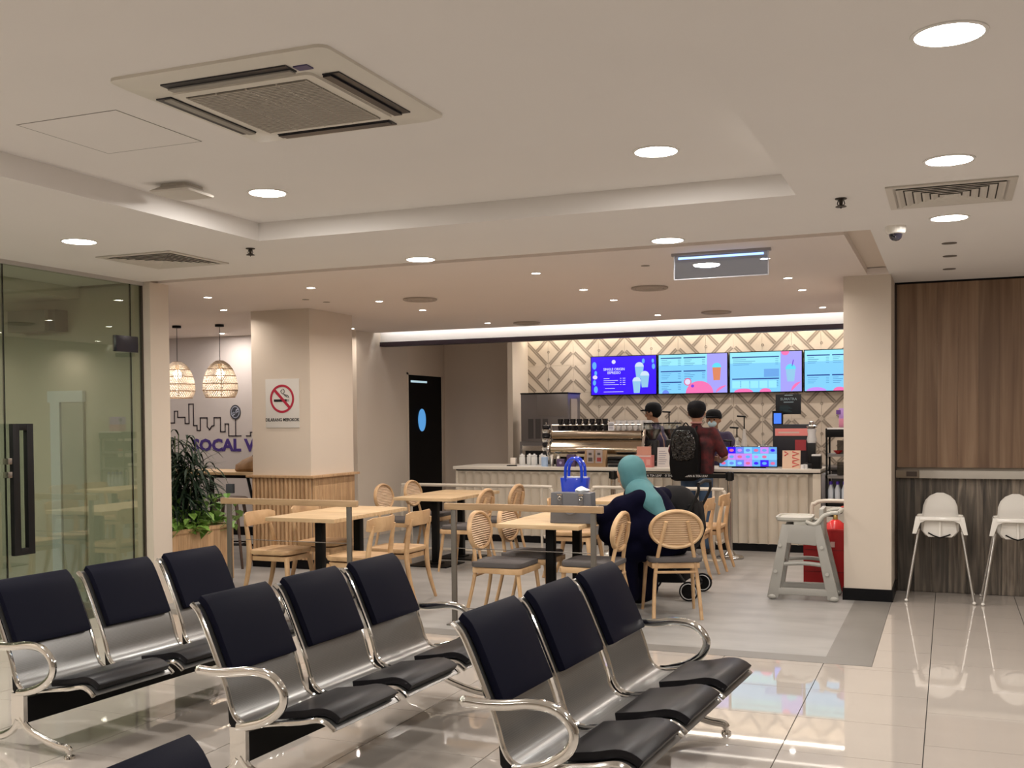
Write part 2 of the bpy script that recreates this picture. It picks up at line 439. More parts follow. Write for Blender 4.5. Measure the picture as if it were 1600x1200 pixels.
# ---- brown wood wall on the right, ledge, weathered planks
def boards(x0, x1, w, z0, z1, y, th, m, parent, gap=.0012):
    x = x0; k = 0; cache = {}
    while x < x1 - .01:
        ww_ = min(w, x1 - x); key = round(ww_, 3)
        if key not in cache:
            o = MB().box(gap, ww_ - gap, 0, th, z0, z1).build('plank', m, None, smooth=False); cache[key] = o.data; bpy.data.objects.remove(o)
        o = bpy.data.objects.new('plank', cache[key]); COL.objects.link(o); o.location = (x, y, 0); o.parent = parent; x += w; k += 1
boards(-.44, 1.9, .17, 1.13, 2.79, 10.35, .03, PANELW, ww, .0004)
boards(-.44, 1.9, .145, 0, 1.03, 10.375, .02, PLANKD, ww, .001)
box('reveal_strip', -.462, -.44, 10.33, 10.4, 0, 2.79, mat('dark_brown_reveal', (.03, .014, .007), .6), ww)
box('shadow_gap', -.46, 1.9, 10.37, 10.4, 2.79, 2.81, BLACK, ww)
led = struct(box('trim_2', -.25, 6, 10.30, 10.39, 1.035, 1.105, mat('pale_ledge', (.50, .46, .40), .5), None, .002))
lp = box('ledge_end', -.45, -.25, 10.31, 10.39, 1.035, 1.105, mat('brown_ledge', (.22, .17, .12), .5), led, .002)
box('socket_plate', -.36, -.27, 10.30, 10.31, 1.05, 1.095, mat('dark_plate', (.05, .03, .02), .4), led)

# ---- glass wall with door
gl = struct(MB().box(-6.466, -6.454, 2.6, 5.885, .01, 2.78).build('window_1', GREENGLASS, None, smooth=False))
box('top_rail', -6.49, -6.43, 2.6, 7.36, 2.78, 2.81, mat('pale_rail', (.45, .43, .40), .5), gl)
box('pane', -6.466, -6.454, 7.222, 7.345, .01, 2.78, GREENGLASS, gl)
box('jamb', -6.475, -6.445, 7.345, 7.36, 0, 2.80, mat('brown_jamb', (.05, .035, .025), .5), gl)
box('edge_line', -6.467, -6.453, 5.887, 5.893, .01, 2.78, BLACK, gl); 
box('edge_line', -6.467, -6.453, 7.214, 7.220, .01, 2.78, BLACK, gl)
gd = struct(MB().box(-6.466, -6.454, 5.897, 7.212, .01, 2.78).build('door_2', GREENGLASS, None, smooth=False))
pf = box('patch_fitting', -6.48, -6.44, 7.03, 7.29, 2.20, 2.335, mat('indigo_black', (.012, .011, .022), .3), gd, .003)
hb = MB()
for a in (.0,):
    hb.box(-6.43, -6.39, 5.90, 5.96, .62, 1.60).box(-6.43, -6.39, 6.03, 6.09, .62, 1.60).box(-6.43, -6.39, 5.96, 6.03, .62, .67).box(-6.43, -6.39, 5.96, 6.03, 1.55, 1.60)
h = hb.build('door_handle', BLACKM, gd, .002)
MB().box(-6.455, -6.398, 5.86, 5.96, 1.30, 1.345).box(-6.455, -6.398, 5.86, 5.96, 1.20, 1.245).build('clamp', STEEL, h, .002)
# dim room behind the glass
struct(box('wall_backroom', -9.3, -9.2, -1, 7.5, 0, H, OLIVE))
struct(box('wall_backroom_end', -9.3, -6.5, -1.1, -1, 0, H, OLIVE))
struct(box('ceiling', -9.3, -7.19, -1.1, 7.5, H - .1, H + .2, OLIVE))
struct(box('wall_backroom_side', -9.2, -6.56, 7.40, 7.46, 0, H, OLIVE))
lamp('backroom_fill', 'AREA', (-7.9, 5.2, 2.6), 30, (1, .97, .85), shape='DISK', size=.5)  # added fill light without a fitting, brightens the room behind the glass

# ================================================================== CEILING THINGS
def downlight(name, label, r, w, colr, spread, group):
    t = thing(name, label, 'ceiling light', (0, 0, 0), 0, group)
    MB().lathe([(r * 1.12, .0), (r * 1.12, -.004), (r, -.006), (r, 0)], seg=28, cap=False).build('trim_ring', mat('white_trim', (.8, .78, .74), .4), t)
    MB().lathe([(r, -.001), (r, -.003)], seg=28).build('diffuser', GLOW, t)
    l = lamp('lamp', 'AREA', (0, 0, -.012), w, colr, t, shape='DISK', size=r * 2 * .9, spread=spread)
    return t
d0 = downlight('downlight', '', .105, HALL_W, HALL_C, PI, 'round hall downlights')
halls = [((-3.668, 5.245, 2.93), 'round downlight in the recessed tray near the smoke detector box'),
         ((-1.353, 5.236, 2.93), 'round downlight in the recessed tray, by the tray corner'),
         ((-5.357, 5.52, H), 'round downlight above the glass door'),
         ((-3.68, 7.21, H), 'round downlight at the cafe threshold, in the middle of the long ceiling strip'),
         ((-1.775, 7.17, H), 'round downlight at the cafe threshold, above the hanging glass sign'),
         ((.0, 3.69, H), 'biggest looking round downlight, at the top right corner of the photo'),
         ((.0, 5.50, H), 'round downlight just in front of the square-louvred air vent by the wood wall'),
         ((.0, 7.10, H), 'round downlight between the air vent and the three small ceiling slots'),
         # unseen downlights added for fill, carrying the grid on out of view
         ((-5.357, 3.75, H), 'added fill downlight of the hall, out of view'), ((-3.668, 2.5, 2.93), 'added fill downlight in the tray, out of view'), ((-1.353, 2.4, 2.93), 'added fill downlight in the tray, out of view'),
         ((-5.357, 2.0, H), 'added fill downlight of the hall, out of view'), ((-5.357, -1.5, H), 'added fill downlight of the hall, out of view'),
         ((.0, 1.6, H), 'added fill downlight of the hall, out of view'), ((.0, -1.6, H), 'added fill downlight of the hall, out of view'),
         ((-2.5, -1.6, H), 'added fill downlight of the hall, out of view'),
         ((2.4, 5.5, H), 'added fill downlight of the hall, out of view'), ((2.4, 1.6, H), 'added fill downlight of the hall, out of view'),
         ((4.6, 3.6, H), 'added fill downlight of the hall, out of view'), ((2.4, 8.4, H), 'added fill downlight of the hall, out of view')]
for k, (p, lb) in enumerate(halls):
    if k == 0: d0.location = p; d0['label'] = lb
    else:
        d_ = dup(d0, p, 0, lb)
        if p[0] < -5 and p[1] < 5:         # unseen added lamps, boosted to brighten the floor by the glass wall
            for ch in d_.children:
                if ch.type == 'LIGHT': ch.data = ch.data.copy(); ch.data.energy = HALL_W * 2.2
s0 = downlight('spotlight', '', .036, CAFE_W, CAFE_C, PI * .86, 'small cafe ceiling spotlights')
nm = {-5.35: 'in the row before the no smoking pillar', -3.17: 'in the middle line of the cafe ceiling', -1.3: 'in the line beside the right pier'}
spots = []
for X in (-5.35, -3.17, -1.3):
    for Y, w in ((8.30, 'first'), (9.55, 'second'), (10.52, 'third'), (12.3, 'fourth')):
        spots.append(((X, Y, H), f'small warm spotlight {nm[X]}, {w} from the hall'))
spots += [((-7.25, 9.53, H), 'small warm spotlight above the planter'), ((-9.2, 12.05, H), 'small warm spotlight close to the mural wall'), ((-7.25, 12.2, H), 'small warm spotlight above the wall corner beside the bulkhead'),
          ((-9.2, 10.0, H), 'small warm spotlight above the high table'), ((-10.9, 11.2, H), 'added unseen spotlight brightening the mural wall, out of view'), ((-6.65, 8.5, H), 'small warm spotlight above the planter end of the cafe')]  # far-left lamp is unseen, added to brighten the mural wall
weak = None
for k, (p, lb) in enumerate(spots):
    if k == 0: s0.location = p; s0['label'] = lb; continue
    d_ = dup(s0, p, 0, lb)
    if p[0] < -6.9:                       # wall-side lamps: some dimmed, others boosted to brighten the mural wall
        for ch in d_.children:
            if ch.type == 'LIGHT':
                if weak is None: weak = ch.data.copy(); weak.energy *= .45; wall_d = ch.data.copy(); wall_d.energy *= 1.15; wall_d.spread = PI
                ch.data = weak if p[1] < 9.8 and p[0] > -9 or p[0] > -7.5 else wall_d
k0 = downlight('kitchen_spotlight', 'small spotlight washing the patterned wall tiles, over the ice maker', .036, 3, CAFE_C, PI * .8, 'kitchen wall washers')
k0.location = (-5.1, 14.62, 2.9)
for X, lb in ((-4.0, 'over the first menu screen'), (-2.95, 'over the gap beside the second menu screen'), (-1.95, 'over the third menu screen'), (-1.2, 'over the last menu screen')):
    dup(k0, (X, 14.62, 2.9), 0, 'small spotlight washing the patterned wall tiles, ' + lb)
lamp('cove_light', 'AREA', (-4.1, 13.03, 2.87), 9, (.88, .95, 1), shape='RECTANGLE', size=6.4, size_y=.04, rot=(-PI / 2, 0, 0))
lamp('wall_wash_strip', 'AREA', (-3.4, 14.95, 2.88), 13, (1, .88, .72), shape='RECTANGLE', size=5.0, size_y=.05, rot=(0, 0, 0))
lamp('kitchen_lamp', 'AREA', (-3.4, 14.0, 2.88), 12, (1, .9, .78), shape='RECTANGLE', size=4.5, size_y=.2)

# ceiling cassette air conditioner
ac = thing('ceiling_air_conditioner', 'square white ceiling cassette air conditioner with grey grille', 'air conditioner', (-2.525, 3.75, 2.93))
cream = mat('cream_plastic', (.70, .665, .59), .45)
p = MB()
def rrect(w, h, r, n=4):
    out = []
    for cx, cy, a0 in ((w - r, h - r, 0), (-w + r, h - r, PI / 2), (-w + r, -h + r, PI), (w - r, -h + r, 1.5 * PI)):
        for k in range(n + 1):
            a = a0 + PI / 2 * k / n; out.append((cx + r * math.cos(a), cy + r * math.sin(a)))
    return out
pr_ = p
rg = []
for w, z in ((.49, 0), (.49, -.012), (.455, -.03), (.30, -.03)):
    rg.append([p.bm.verts.new((u, v, z)) for u, v in rrect(w, w, .04)])
p.skin(rg, 0, cap=True)
p.build('panel', cream, ac)
dk = mat('ac_slot_black', (.01, .01, .016), .3); gr = mat('ac_grille_grey', (.42, .385, .33), .6)
for sx_, sy_ in ((0, 1), (0, -1), (1, 0), (-1, 0)):
    mb = MB()
    M = Matrix.Rotation(math.atan2(sy_, sx_), 4, 'Z')
    mb.box(.352, .425, -.285, .285, -.036, -.0305, 0, M)
    mb.build('air_slot', dk, ac, smooth=False)
    fl = MB().box(.352, .388, -.28, .28, -.043, -.037, 0, M @ Matrix.Rotation(.0, 4, 'Y')); fl.build('flap', mat('flap_plastic', (.30, .285, .25), .4) if (sx_, sy_) in ((0, -1), (-1, 0)) else dk, ac, smooth=False)
MB().prism(rrect(.325, .325, .03), -.040, -.0302, 'xy').build('grille_frame', cream, ac)
g = MB()
for k in range(34):
    y = -.272 + k * .0165
    g.box(-.28, .28, y, y + .0095, -.046, -.0405)
for x in (-.28, -.14, 0, .14, .272): g.box(x, x + .006, -.28, .29, -.0455, -.0405)
o = g.build('grille', gr, ac, smooth=False)
box('grille_back', -.28, .28, -.28, .29, -.0412, -.0402, mat('grille_dark', (.12, .105, .085), .8), ac)
box('badge', .30, .36, -.40, -.355, -.035, -.030, mat('purple_badge', (.06, .05, .14), .4), ac)

# louvred diffusers
def diffuser(name, label, cx, cy, w, group):
    t = thing(name, label, 'air vent', (cx, cy, H), 0, group)
    p = MB(); rg = []
    for q, z in ((w, -.001), (w, -.009), (w - .035, -.011), (w - .05, .0)): rg.append([p.bm.verts.new((sx * q, sy * q, z)) for sx, sy in ((1, 1), (-1, 1), (-1, -1), (1, -1))])
    p.skin(rg, 0, cap=False); p.build('frame', mat('vent_white', (.60, .56, .5), .45), t, smooth=False)
    box('backing', -w + .05, w - .05, -w + .05, w - .05, -.003, -.0012, mat('vent_dark', (.05, .04, .03), .8), t)
    n = 6
    for k in range(n):
        q = (w - .06) * (1 - k / n) + .01
        s = MB(); rr = []
        for qq, z in ((q, -.013), (q - .012, -.013), (q - .035, -.0035), (q - .023, -.0035)):
            qq = max(qq, .002); rr.append([s.bm.verts.new((sx * qq, sy * qq, z - .002)) for sx, sy in ((1, 1), (-1, 1), (-1, -1), (1, -1))])
        s.skin(rr, 0, closed=True); s.build('louvre', MATS['vent_white'], t, smooth=False)
    return t
diffuser('ceiling_vent', 'square louvred ceiling vent above the glass door corner', -5.41, 6.41, .335, 'square louvred vents')
diffuser('ceiling_vent', 'square louvred ceiling vent between two downlights near the wood wall', .005, 6.33, .32, 'square louvred vents')
# round cafe diffusers
rd = thing('round_vent', '', 'air vent', (0, 0, 0), 0, 'round cafe ceiling vents')
rp = MB()
for r in (.17, .125, .08): rp.lathe([(r, -.002), (r, -.016), (r - .012, -.02), (r - .03, -.006)], seg=28, cap=False)
rp.build('cone_rings', mat('round_vent_beige', (.42, .36, .31), .5), rd)
MB().lathe([(.16, -.001), (.16, -.0025)], seg=24).build('backing', MATS['vent_dark'], rd)
for k, (p, lb) in enumerate([((-4.89, 9.56, H), 'round ceiling vent near the no smoking pillar'), ((-2.57, 9.68, H), 'round ceiling vent behind the hanging glass sign'),
                             ((-2.47, 12.25, H), 'round ceiling vent near the lit bulkhead, above the menu screens'), ((-4.9, 12.5, H), 'round ceiling vent near the bulkhead, above the grey corridor'), ((-8.5, 9.4, H), 'round ceiling vent beside the pendant lamps, half hidden by the white column')]):
    if k == 0: rd.location = p; rd['label'] = lb
    else: dup(rd, p, 0, lb)
# sprinklers
sp = thing('sprinkler', 'small ceiling sprinkler head near the louvred vent above the glass door', 'sprinkler', (-4.52, 6.25, H), 0, 'ceiling sprinklers')
MB().lathe([(.032, 0), (.032, -.005), (.012, -.008), (.009, -.035), (.02, -.04), (.03, -.045), (.03, -.048), (.004, -.05)], seg=14).build('head', mat('sprinkler_brown', (.05, .04, .03), .4, .5), sp)
MB().tube([(-.014, 0, -.01), (-.02, 0, -.03), (0, 0, -.055), (.02, 0, -.03), (.014, 0, -.01)], .003, 6).build('yoke', MATS['sprinkler_brown'], sp)
dup(sp, (-.557, 6.22, H), 0, 'small ceiling sprinkler head in front of the dome camera')
# dome camera
dc = thing('dome_camera', 'white dome security camera with a dark lens bubble', 'security camera', (-.317, 7.28, H))
MB().lathe([(.062, 0), (.062, -.03), (.056, -.045), (.045, -.05)], seg=28).build('housing', WHITEP, dc)
MB().lathe([(.042, -.048), (.041, -.06), (.034, -.078), (.02, -.09), (.004, -.094)], seg=24).build('dome', mat('dark_dome', (.02, .018, .03), .1, coat=1), dc)
kd = dup(dc, (-5.35, 14.7, 2.9), 0, 'white dome camera on the kitchen ceiling above the ice maker')
# smoke detector box
sb = thing('smoke_detector', 'white square wireless box hanging under the tray ceiling', 'ceiling box', (-4.0, 4.9, 2.93), .06)
p = MB(); rg = []
for w, z in ((.085, 0), (.085, -.012), (.13, -.042), (.125, -.052)): rg.append([p.bm.verts.new((u, v, z)) for u, v in rrect(w, w, .015)])
p.skin(rg); p.build('housing', mat('box_white', (.58, .54, .48), .4), sb)
# access hatch
ha = thing('ceiling_hatch', 'flush square access hatch in the tray ceiling beside the air conditioner', 'hatch', (-3.56, 3.88, 2.93))
hm = MB().box(-.28, .28, -.28, .28, -.0012, -.0002); hm.build('hatch_panel', PAINT, ha, smooth=False)
l = MB()
for a, b_, c, d in ((-.283, .283, -.283, -.279), (-.283, .283, .279, .283), (-.283, -.279, -.283, .283), (.279, .283, -.283, .283)): l.box(a, b_, c, d, -.0014, -.0002)
l.build('hatch_gap', mat('hatch_gap', (.2, .18, .16), .8), ha, smooth=False)
# three little slots
sl = thing('ceiling_slot', 'thin unlit ceiling slot fitting, nearest of three to the hall', 'ceiling fitting', (0, 8.15, H), 0, 'three small ceiling slots')
sl['label'] = 'thin unlit ceiling slot fitting, first of three after the downlight'
MB().prism(rrect(.05, .045, .04), -.004, 0, 'xy').build('slot_plate', mat('slot_grey', (.14, .12, .1), .6), sl)
dup(sl, (.004, 8.81, H), 0, 'thin unlit ceiling slot fitting, middle of the three')
dup(sl, (.0, 9.58, H), 0, 'thin unlit ceiling slot fitting, the one by the brown wood wall')
# hanging glass exit-type sign
es = thing('hanging_sign', 'clear glass sign plate with a blue-lit top bar under the cafe ceiling', 'hanging sign', (-1.54, 7.8, H))
box('housing_bar', -.36, .36, -.02, .02, -.02, 0, mat('sign_bar', (.35, .33, .33), .4, .5), es)
MB().box(-.34, .34, -.004, .004, -.19, -.02).build('glass_plate', glass_mat('blue_lit_glass', (.62, .70, .86), .22), es, smooth=False)
e = MB().box(-.345, -.338, -.006, .006, -.19, -.02).box(.338, .345, -.006, .006, -.19, -.02).box(-.345, .345, -.006, .006, -.194, -.188)
e.build('plate_edge', mat('pale_edge', (.6, .6, .66), .3), es, smooth=False)
box('light_line', -.31, .31, -.008, -.004, -.045, -.03, mat('blue_line', (.1, .2, .6), .4, emit=(.25, .45, 1), es=1.6), es)
# stand-ins added behind the glass: pale frame, grey box for a reflection
d3 = struct(box('added_pale_frame', -7.40, -7.15, 7.375, 7.395, 0, 1.79, mat('pale_frame_panel', (.42, .45, .42), .5)))
PBF = mat('pale_blue_frame', (.62, .70, .78), .5)
box('door_frame', -7.55, -7.14, 7.36, 7.40, 1.79, 1.89, PBF, d3); box('door_frame', -7.52, -7.41, 7.36, 7.40, 0, 1.79, PBF, d3)
nb_ = thing('reflection_box', 'grey box standing in for a reflection in the glass door', 'air conditioner', (-7.56, 7.30, 2.58))
box('reflection_casing', -.28, .16, -.10, .09, -.16, .03, mat('unit_grey', (.20, .21, .18), .5), nb_, .008); box('reflection_side', .16, .24, -.06, .09, -.16, .03, mat('unit_dark', (.10, .105, .09), .5), nb_, .004)
cf0 = thing('ceiling_fitting', 'tiny flush ceiling fitting above the no smoking pillar, the one closer to the hall', 'ceiling fitting', (-5.93, 9.10, H), 0, 'tiny flush cafe ceiling fittings')
MB().lathe([(.035, 0), (.035, -.004), (.02, -.006)], seg=16).build('cover_plate', mat('fitting_beige', (.30, .26, .22), .6), cf0)
dup(cf0, (-5.87, 9.39, H), 0, 'tiny flush ceiling fitting above the no smoking pillar, the one closer to the counter')
dup(cf0, (-2.235, 8.29, H), 0, 'tiny flush ceiling fitting left of the hanging glass sign')

# ================================================================== AIRPORT BENCHES
PROF = [(-.035, .795), (0, .765), (.037, .70), (.088, .59), (.132, .49), (.158, .42), (.18, .35), (.213, .305), (.275, .288), (.40, .308), (.54, .330), (.62, .348), (.665, .345), (.70, .325), (.715, .312)]
P3 = [Vector((a, 0, b)) for a, b in PROF]
def subprof(i0, i1, off=0.0, n=4):
    c = cr(P3, n)[i0 * n:i1 * n + 1]; out = []
    for i in range(len(c)):
        a = c[max(i - 1, 0)]; b = c[min(i + 1, len(c) - 1)]; d = (b - a).normalized(); nn = Vector((-d.z, 0, d.x))
        q = c[i] + nn * off; out.append((q.x, q.z))
    return out
BP, BW = .588, .515
def make_bench(label):
    t = thing('waiting_bench', label, 'bench', (0, 0, 0), 0, 'three-seat chrome waiting benches')
    sheet = MB().strip(subprof(0, 14, .002, 3), .012, BW - .012, .004).build('seat_shell', PERF, None)
    bc = MB().strip(subprof(0, 4, .028, 3), .028, BW - .028, .034).build('back_cushion', VINYLBACK, None, bevel=.006)
    sc_ = MB().strip(subprof(9, 13, .028, 3), .028, BW - .028, .034).build('seat_cushion', VINYLSEAT, None, bevel=.006)
    tb = MB().tube(cr(P3, 3), .0115, 8).build('side_tube', CHROME, None)
    br = MB().prism([(.165, .36), (.185, .32), (.215, .292), (.26, .283), (.24, .27), (.2, .25), (.17, .29)], -.008, .008, 'xz').build('black_bracket', BLACK, None, smooth=False)
    first = True
    for k in range(3):
        for src, y in ((sheet, k * BP), (bc, k * BP), (sc_, k * BP), (tb, k * BP), (tb, k * BP + BW), (br, k * BP), (br, k * BP + BW)):
            o = src.copy(); COL.objects.link(o); o.location = (0, y, 0); o.parent = t
    for o in (sheet, bc, sc_, tb, br): bpy.data.objects.remove(o)
    L = 2 * BP + BW
    MB().box(.20, .28, -.02, L + .02, .135, .262).build('beam', BLACK, t, bevel=.004)
    for k in (0, 1):
        y = -.03 if k == 0 else L + .03
        arm = MB().tube(cr([(.03, y, .515), (.10, y, .512), (.2, y, .518), (.32, y, .534), (.42, y, .518), (.478, y, .455), (.462, y, .385), (.38, y, .325), (.28, y, .292), (.235, y, .285)], 4), .0165, 10, ry=.021, up=(0, 1, 0))
        arm.ball((.03, y, .515), .022, 10, 6)
        arm.build('armrest', CHROME, t)
        lg = MB()
        lg.box(.20, .285, y - .012, y + .012, .11, .285)
        lg.tube(cr([(.25, y, .16), (.30, y, .11), (.40, y, .075), (.50, y, .052), (.565, y, .047), (.58, y, .03)], 4), .016, 8, ry=.02, up=(0, 1, 0))
        lg.tube(cr([(.235, y, .15), (.20, y, .10), (.14, y, .065), (.09, y, .05), (.065, y, .045), (.058, y, .03)], 4), .016, 8, ry=.02, up=(0, 1, 0))
        lo = lg.build('leg', CHROME, t, bevel=0)
        for fx in (.58, .058):
            MB().lathe([(.012, .045), (.012, .018), (.024, .012), (.026, .0), ], (fx, y, 0), 14).build('foot', CHROME, lo)
    return t
bench = make_bench('chrome three-seat bench in the middle row, between the two others, armrests at both ends')
bench.location = (-3.071, 3.825, 0); bench.rotation_euler.z = -.045
b2 = dup(bench, (-1.735, 3.70, 0), -.065, 'chrome three-seat bench closest to the open tiled floor, showing all three seats')
b2.scale = (1, 1, 1.03)
b3 = dup(bench, (-4.465, 3.955, 0), -.067, 'chrome three-seat bench standing along the glass wall')
b3.scale = (1, 1, .975)
b4 = dup(bench, (-1.765, .465, 0), -.02, 'chrome bench of which only one dark seat back top shows at the bottom edge')

# ================================================================== SLATTED PILLAR CLADDING
cl = thing('pillar_cladding', 'round oak slats cladding the foot of the no smoking pillar, with a ledge on top', 'wood cladding', (-6.735, 9.82, 0))
sl_o = MB().prism([(.0, .0), (-.012, -.004), (-.026, -.020), (-.03, -.035)][:0] or [(.0235 * math.cos(a), .028 * math.sin(a)) for a in [PI + k * PI / 6 for k in range(7)]], .10, .985, 'xy').build('slat', SLATW, None)
sm_ = sl_o.data; bpy.data.objects.remove(sl_o)
x = -.375
while x < .34 - .0:
    o = bpy.data.objects.new('slat', sm_); COL.objects.link(o); o.location = (x + .02, -.002, 0); o.parent = cl; x += .052
fl_o = MB().box(-.0135, .0135, -.012, 0, .10, .985).build('slat', SLATW, None, smooth=False); fm_ = fl_o.data; bpy.data.objects.remove(fl_o)
y = .0
while y < .86:
    o = bpy.data.objects.new('slat', fm_); COL.objects.link(o); o.location = (.383, y + .02, 0); o.rotation_euler.z = PI / 2; o.parent = cl; y += .030
box('ledge', -.43, .44, -.06, .92, .985, 1.012, SLATW, cl, .003)
box('corner_strip', .355, .381, -.025, .0, .10, .985, SLATW, cl, .003)
box('skirting', -.385, .385, -.012, .9, 0, .10, BLACKG, cl)

# no smoking sign
ns = thing('no_smoking_sign', 'white no smoking sign reading dilarang merokok on the pillar', 'sign', (-6.71, 9.815, 1.795))
box('plate', -.215, .215, -.004, .004, -.265, .265, mat('sign_white', (.68, .66, .62), .4), ns, .001)
SR = mat('sign_red', (.42, .02, .05), .45); SB = mat('sign_black', (.01, .01, .01), .5); 
mb = MB(); mb.tube([(.142 * math.cos(a), -.006, .05 + .142 * math.sin(a)) for a in [k * 2 * PI / 40 for k in range(40)]], .003, 6, True, ry=.014, up=(0, 1, 0)); mb.build('red_ring', SR, ns)
mb = MB(); mb.box(-.14, .14, -.0085, -.0045, -.015, .015, 0, Matrix.Translation((0, 0, .05)) @ Matrix.Rotation(-PI / 4 * -1, 4, 'Y')); mb.build('red_bar', SR, ns, smooth=False)
MB().box(-.105, .06, -.0065, -.0045, .018, .044).build('cigarette', SB, ns, smooth=False)
MB().box(.065, .075, -.0065, -.0045, .018, .044).box(.08, .09, -.0065, -.0045, .018, .044).build('cigarette_tip', mat('tip_grey', (.3, .3, .3), .5), ns, smooth=False)
MB().tube(cr([(.0, -.006, .15), (-.015, -.006, .13), (.005, -.006, .105), (.03, -.006, .12), (.028, -.006, .145), (.01, -.006, .155)], 4), .0035, 5).tube(cr([(.02, -.006, .10), (.05, -.006, .09), (.075, -.006, .085), (.088, -.006, .06)], 4), .0035, 5).tube(cr([(.03, -.006, .085), (.055, -.006, .075), (.07, -.006, .065)], 4), .0035, 5).build('smoke', SB, ns)
text('lettering', 'DILARANG MEROKOK', .05, SB, ns, (0, -.005, -.195), align='CENTER', bold=.0012, sx=.86)

# ================================================================== TABLES
def table(label, x0, y0, n=2, w=.70, d=.66):
    """row of n square oak tops pushed together along y; each is a table of its own"""
    out = []
    for k in range(n):
        t = thing('cafe_table', label[k], 'table', (x0 + w / 2, y0 + k * (d + .004) + d / 2, 0), 0, 'oak cafe tables on black pedestals')
        box('table_top', -w / 2, w / 2, -d / 2, d / 2, .728, .762, WOODX, t, .002)
        MB().box(-.035, .035, -.035, .035, .03, .715).build('pedestal', BLACK, t, bevel=.004)
        box('mounting_plate', -.16, .16, -.16, .16, .714, .728, BLACK, t)
        MB().box(-.24, .24, -.24, .24, .001, .014).box(-.07, .07, -.07, .07, .014, .03).build('base_plate', BLACK, t, bevel=.003)
        out.append(t)
    return out
table(['square oak table on a black pedestal, front one of the pair before the slatted pillar', 'square oak table on a black pedestal, rear one of the pair before the slatted pillar'], -5.54, 7.82)
table(['square oak table, front one of the pair in the middle with cane chairs', 'square oak table, rear one of the middle pair, by the cream rail'], -5.60, 10.25)
table(['square oak table carrying the two handbags, behind the wood-topped barrier', 'square oak table at the rear of the handbag table, reached by the seated woman'], -3.37, 7.87)
table(['square oak table beyond the handbag table, its corner by the hijab', 'square oak table beside the white rail and the parked pushchair'], -3.42, 10.35)

# ================================================================== CHAIRS
def leg_mesh(top, bot, r0, r1): return MB().tube([top, [(a + b) / 2 for a, b in zip(top, bot)], bot], [r0, (r0 + r1) / 2 + .001, r1], 8)
def cane_chair(label):
    """faces +x; origin on the floor under the seat centre"""
    t = thing('cane_chair', label, 'chair', (0, 0, 0), 0, 'oval cane-back cafe chairs')
    MB().prism([(-.20, -.19), (.20, -.225), (.225, -.20), (.225, .20), (.20, .225), (-.20, .19)], .40, .445, 'xy').build('seat_frame', WOOD, t, bevel=.006)
    MB().prism(rrect(.215, .215, .06), .447, .488, 'xy').build('seat_cushion', CUSH, t, bevel=.012)
    for s in (-1, 1):
        leg_mesh((.185, s * .19, .42), (.235, s * .215, 0), .018, .012).build('leg', WOOD, t)
        MB().tube(cr([(-.275, s * .19, 0), (-.215, s * .175, .25), (-.19, s * .155, .43), (-.215, s * .125, .60), (-.262, s * .085, .78)], 4), .0155, 8).build('leg', WOOD, t)
    # oval back: rim + cane panel, slightly curved and leaning
    def ov(a, rx, rz): 
        y = rx * math.cos(a); z = rz * math.sin(a)
        return Vector((-.205 - .12 * (z + .17) - .0 + .25 * y * y, y, .715 + z))
    MB().tube([ov(k * 2 * PI / 32, .205, .145) for k in range(32)], .021, 8, True, ry=.016, up=(1, 0, 0)).build('back_rim', WOOD, t)
    m = MB()
    n = 15; rows = []
    for i in range(n + 1):
        z = -.132 + .264 * i / n; hw = .19 * math.sqrt(max(0, 1 - (z / .135) ** 2))
        if hw < .02: continue
        for s in (0,):
            pts = [Vector((-.203 - .12 * (z + .17) + .25 * (hw * u) ** 2, hw * u, .715 + z)) for u in (-1, -.5, 0, .5, 1)]
            m.tube(pts, .0068, 4)
    m.build('cane_weave', CANE, t)
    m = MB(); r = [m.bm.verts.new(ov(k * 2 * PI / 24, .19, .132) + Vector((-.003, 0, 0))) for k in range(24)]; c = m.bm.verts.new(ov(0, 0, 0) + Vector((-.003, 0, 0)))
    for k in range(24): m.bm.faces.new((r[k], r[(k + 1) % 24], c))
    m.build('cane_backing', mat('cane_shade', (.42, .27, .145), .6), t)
    MB().tube([(-.2, -.17, .37), (-.2, .17, .37)], .011, 6).build('stretcher', WOOD, t)
    return t
def wood_chair(label):
    t = thing('wooden_chair', label, 'chair', (0, 0, 0), 0, 'all-wood cafe chairs with a curved back board')
    m = MB(); rg = []
    for z, q in ((.415, .96), (.435, 1.0), (.452, .985)):
        rg.append([m.bm.verts.new((u * q, v * q, z + .012 * (u * u + v * v) / .05)) for u, v in rrect(.215, .215, .07)])
    m.skin(rg); m.build('seat', WOOD, t)
    MB().prism(rrect(.19, .185, .03), .375, .417, 'xy').build('seat_frame', WOOD, t, bevel=.004)
    for s in (-1, 1):
        MB().tube([(.18, s * .175, .40), (.205, s * .2, .2), (.22, s * .215, 0)], [.024, .02, .014], 8).build('leg', WOOD, t)
        MB().tube(cr([(-.29, s * .195, 0), (-.225, s * .19, .22), (-.20, s * .19, .42), (-.215, s * .185, .58), (-.25, s * .175, .73)], 4), [.014 + .010 * math.sin(PI * min(1, k / 16)) for k in range(17)], 8).build('leg', WOOD, t)
    m = MB(); rg = []
    for k in range(9):
        u = -1 + k / 4; y = u * .225; x = -.222 - .035 + .6 * y * y * 1.6; h = .062 if abs(u) < .99 else .045
        c = Vector((x, y, .735)); q = [(-.012, -h), (.008, -h), (-.004, h), (-.022, h)]
        rg.append([m.bm.verts.new(c + Vector((a, 0, b))) for a, b in q])
    m.skin(rg); m.build('back_board', WOOD, t, bevel=.004)
    return t
cc0 = cane_chair('cane-back chair just behind the wood-topped barrier, at the near side of the handbag table'); cc0.location = (-3.26, 7.80, 0)
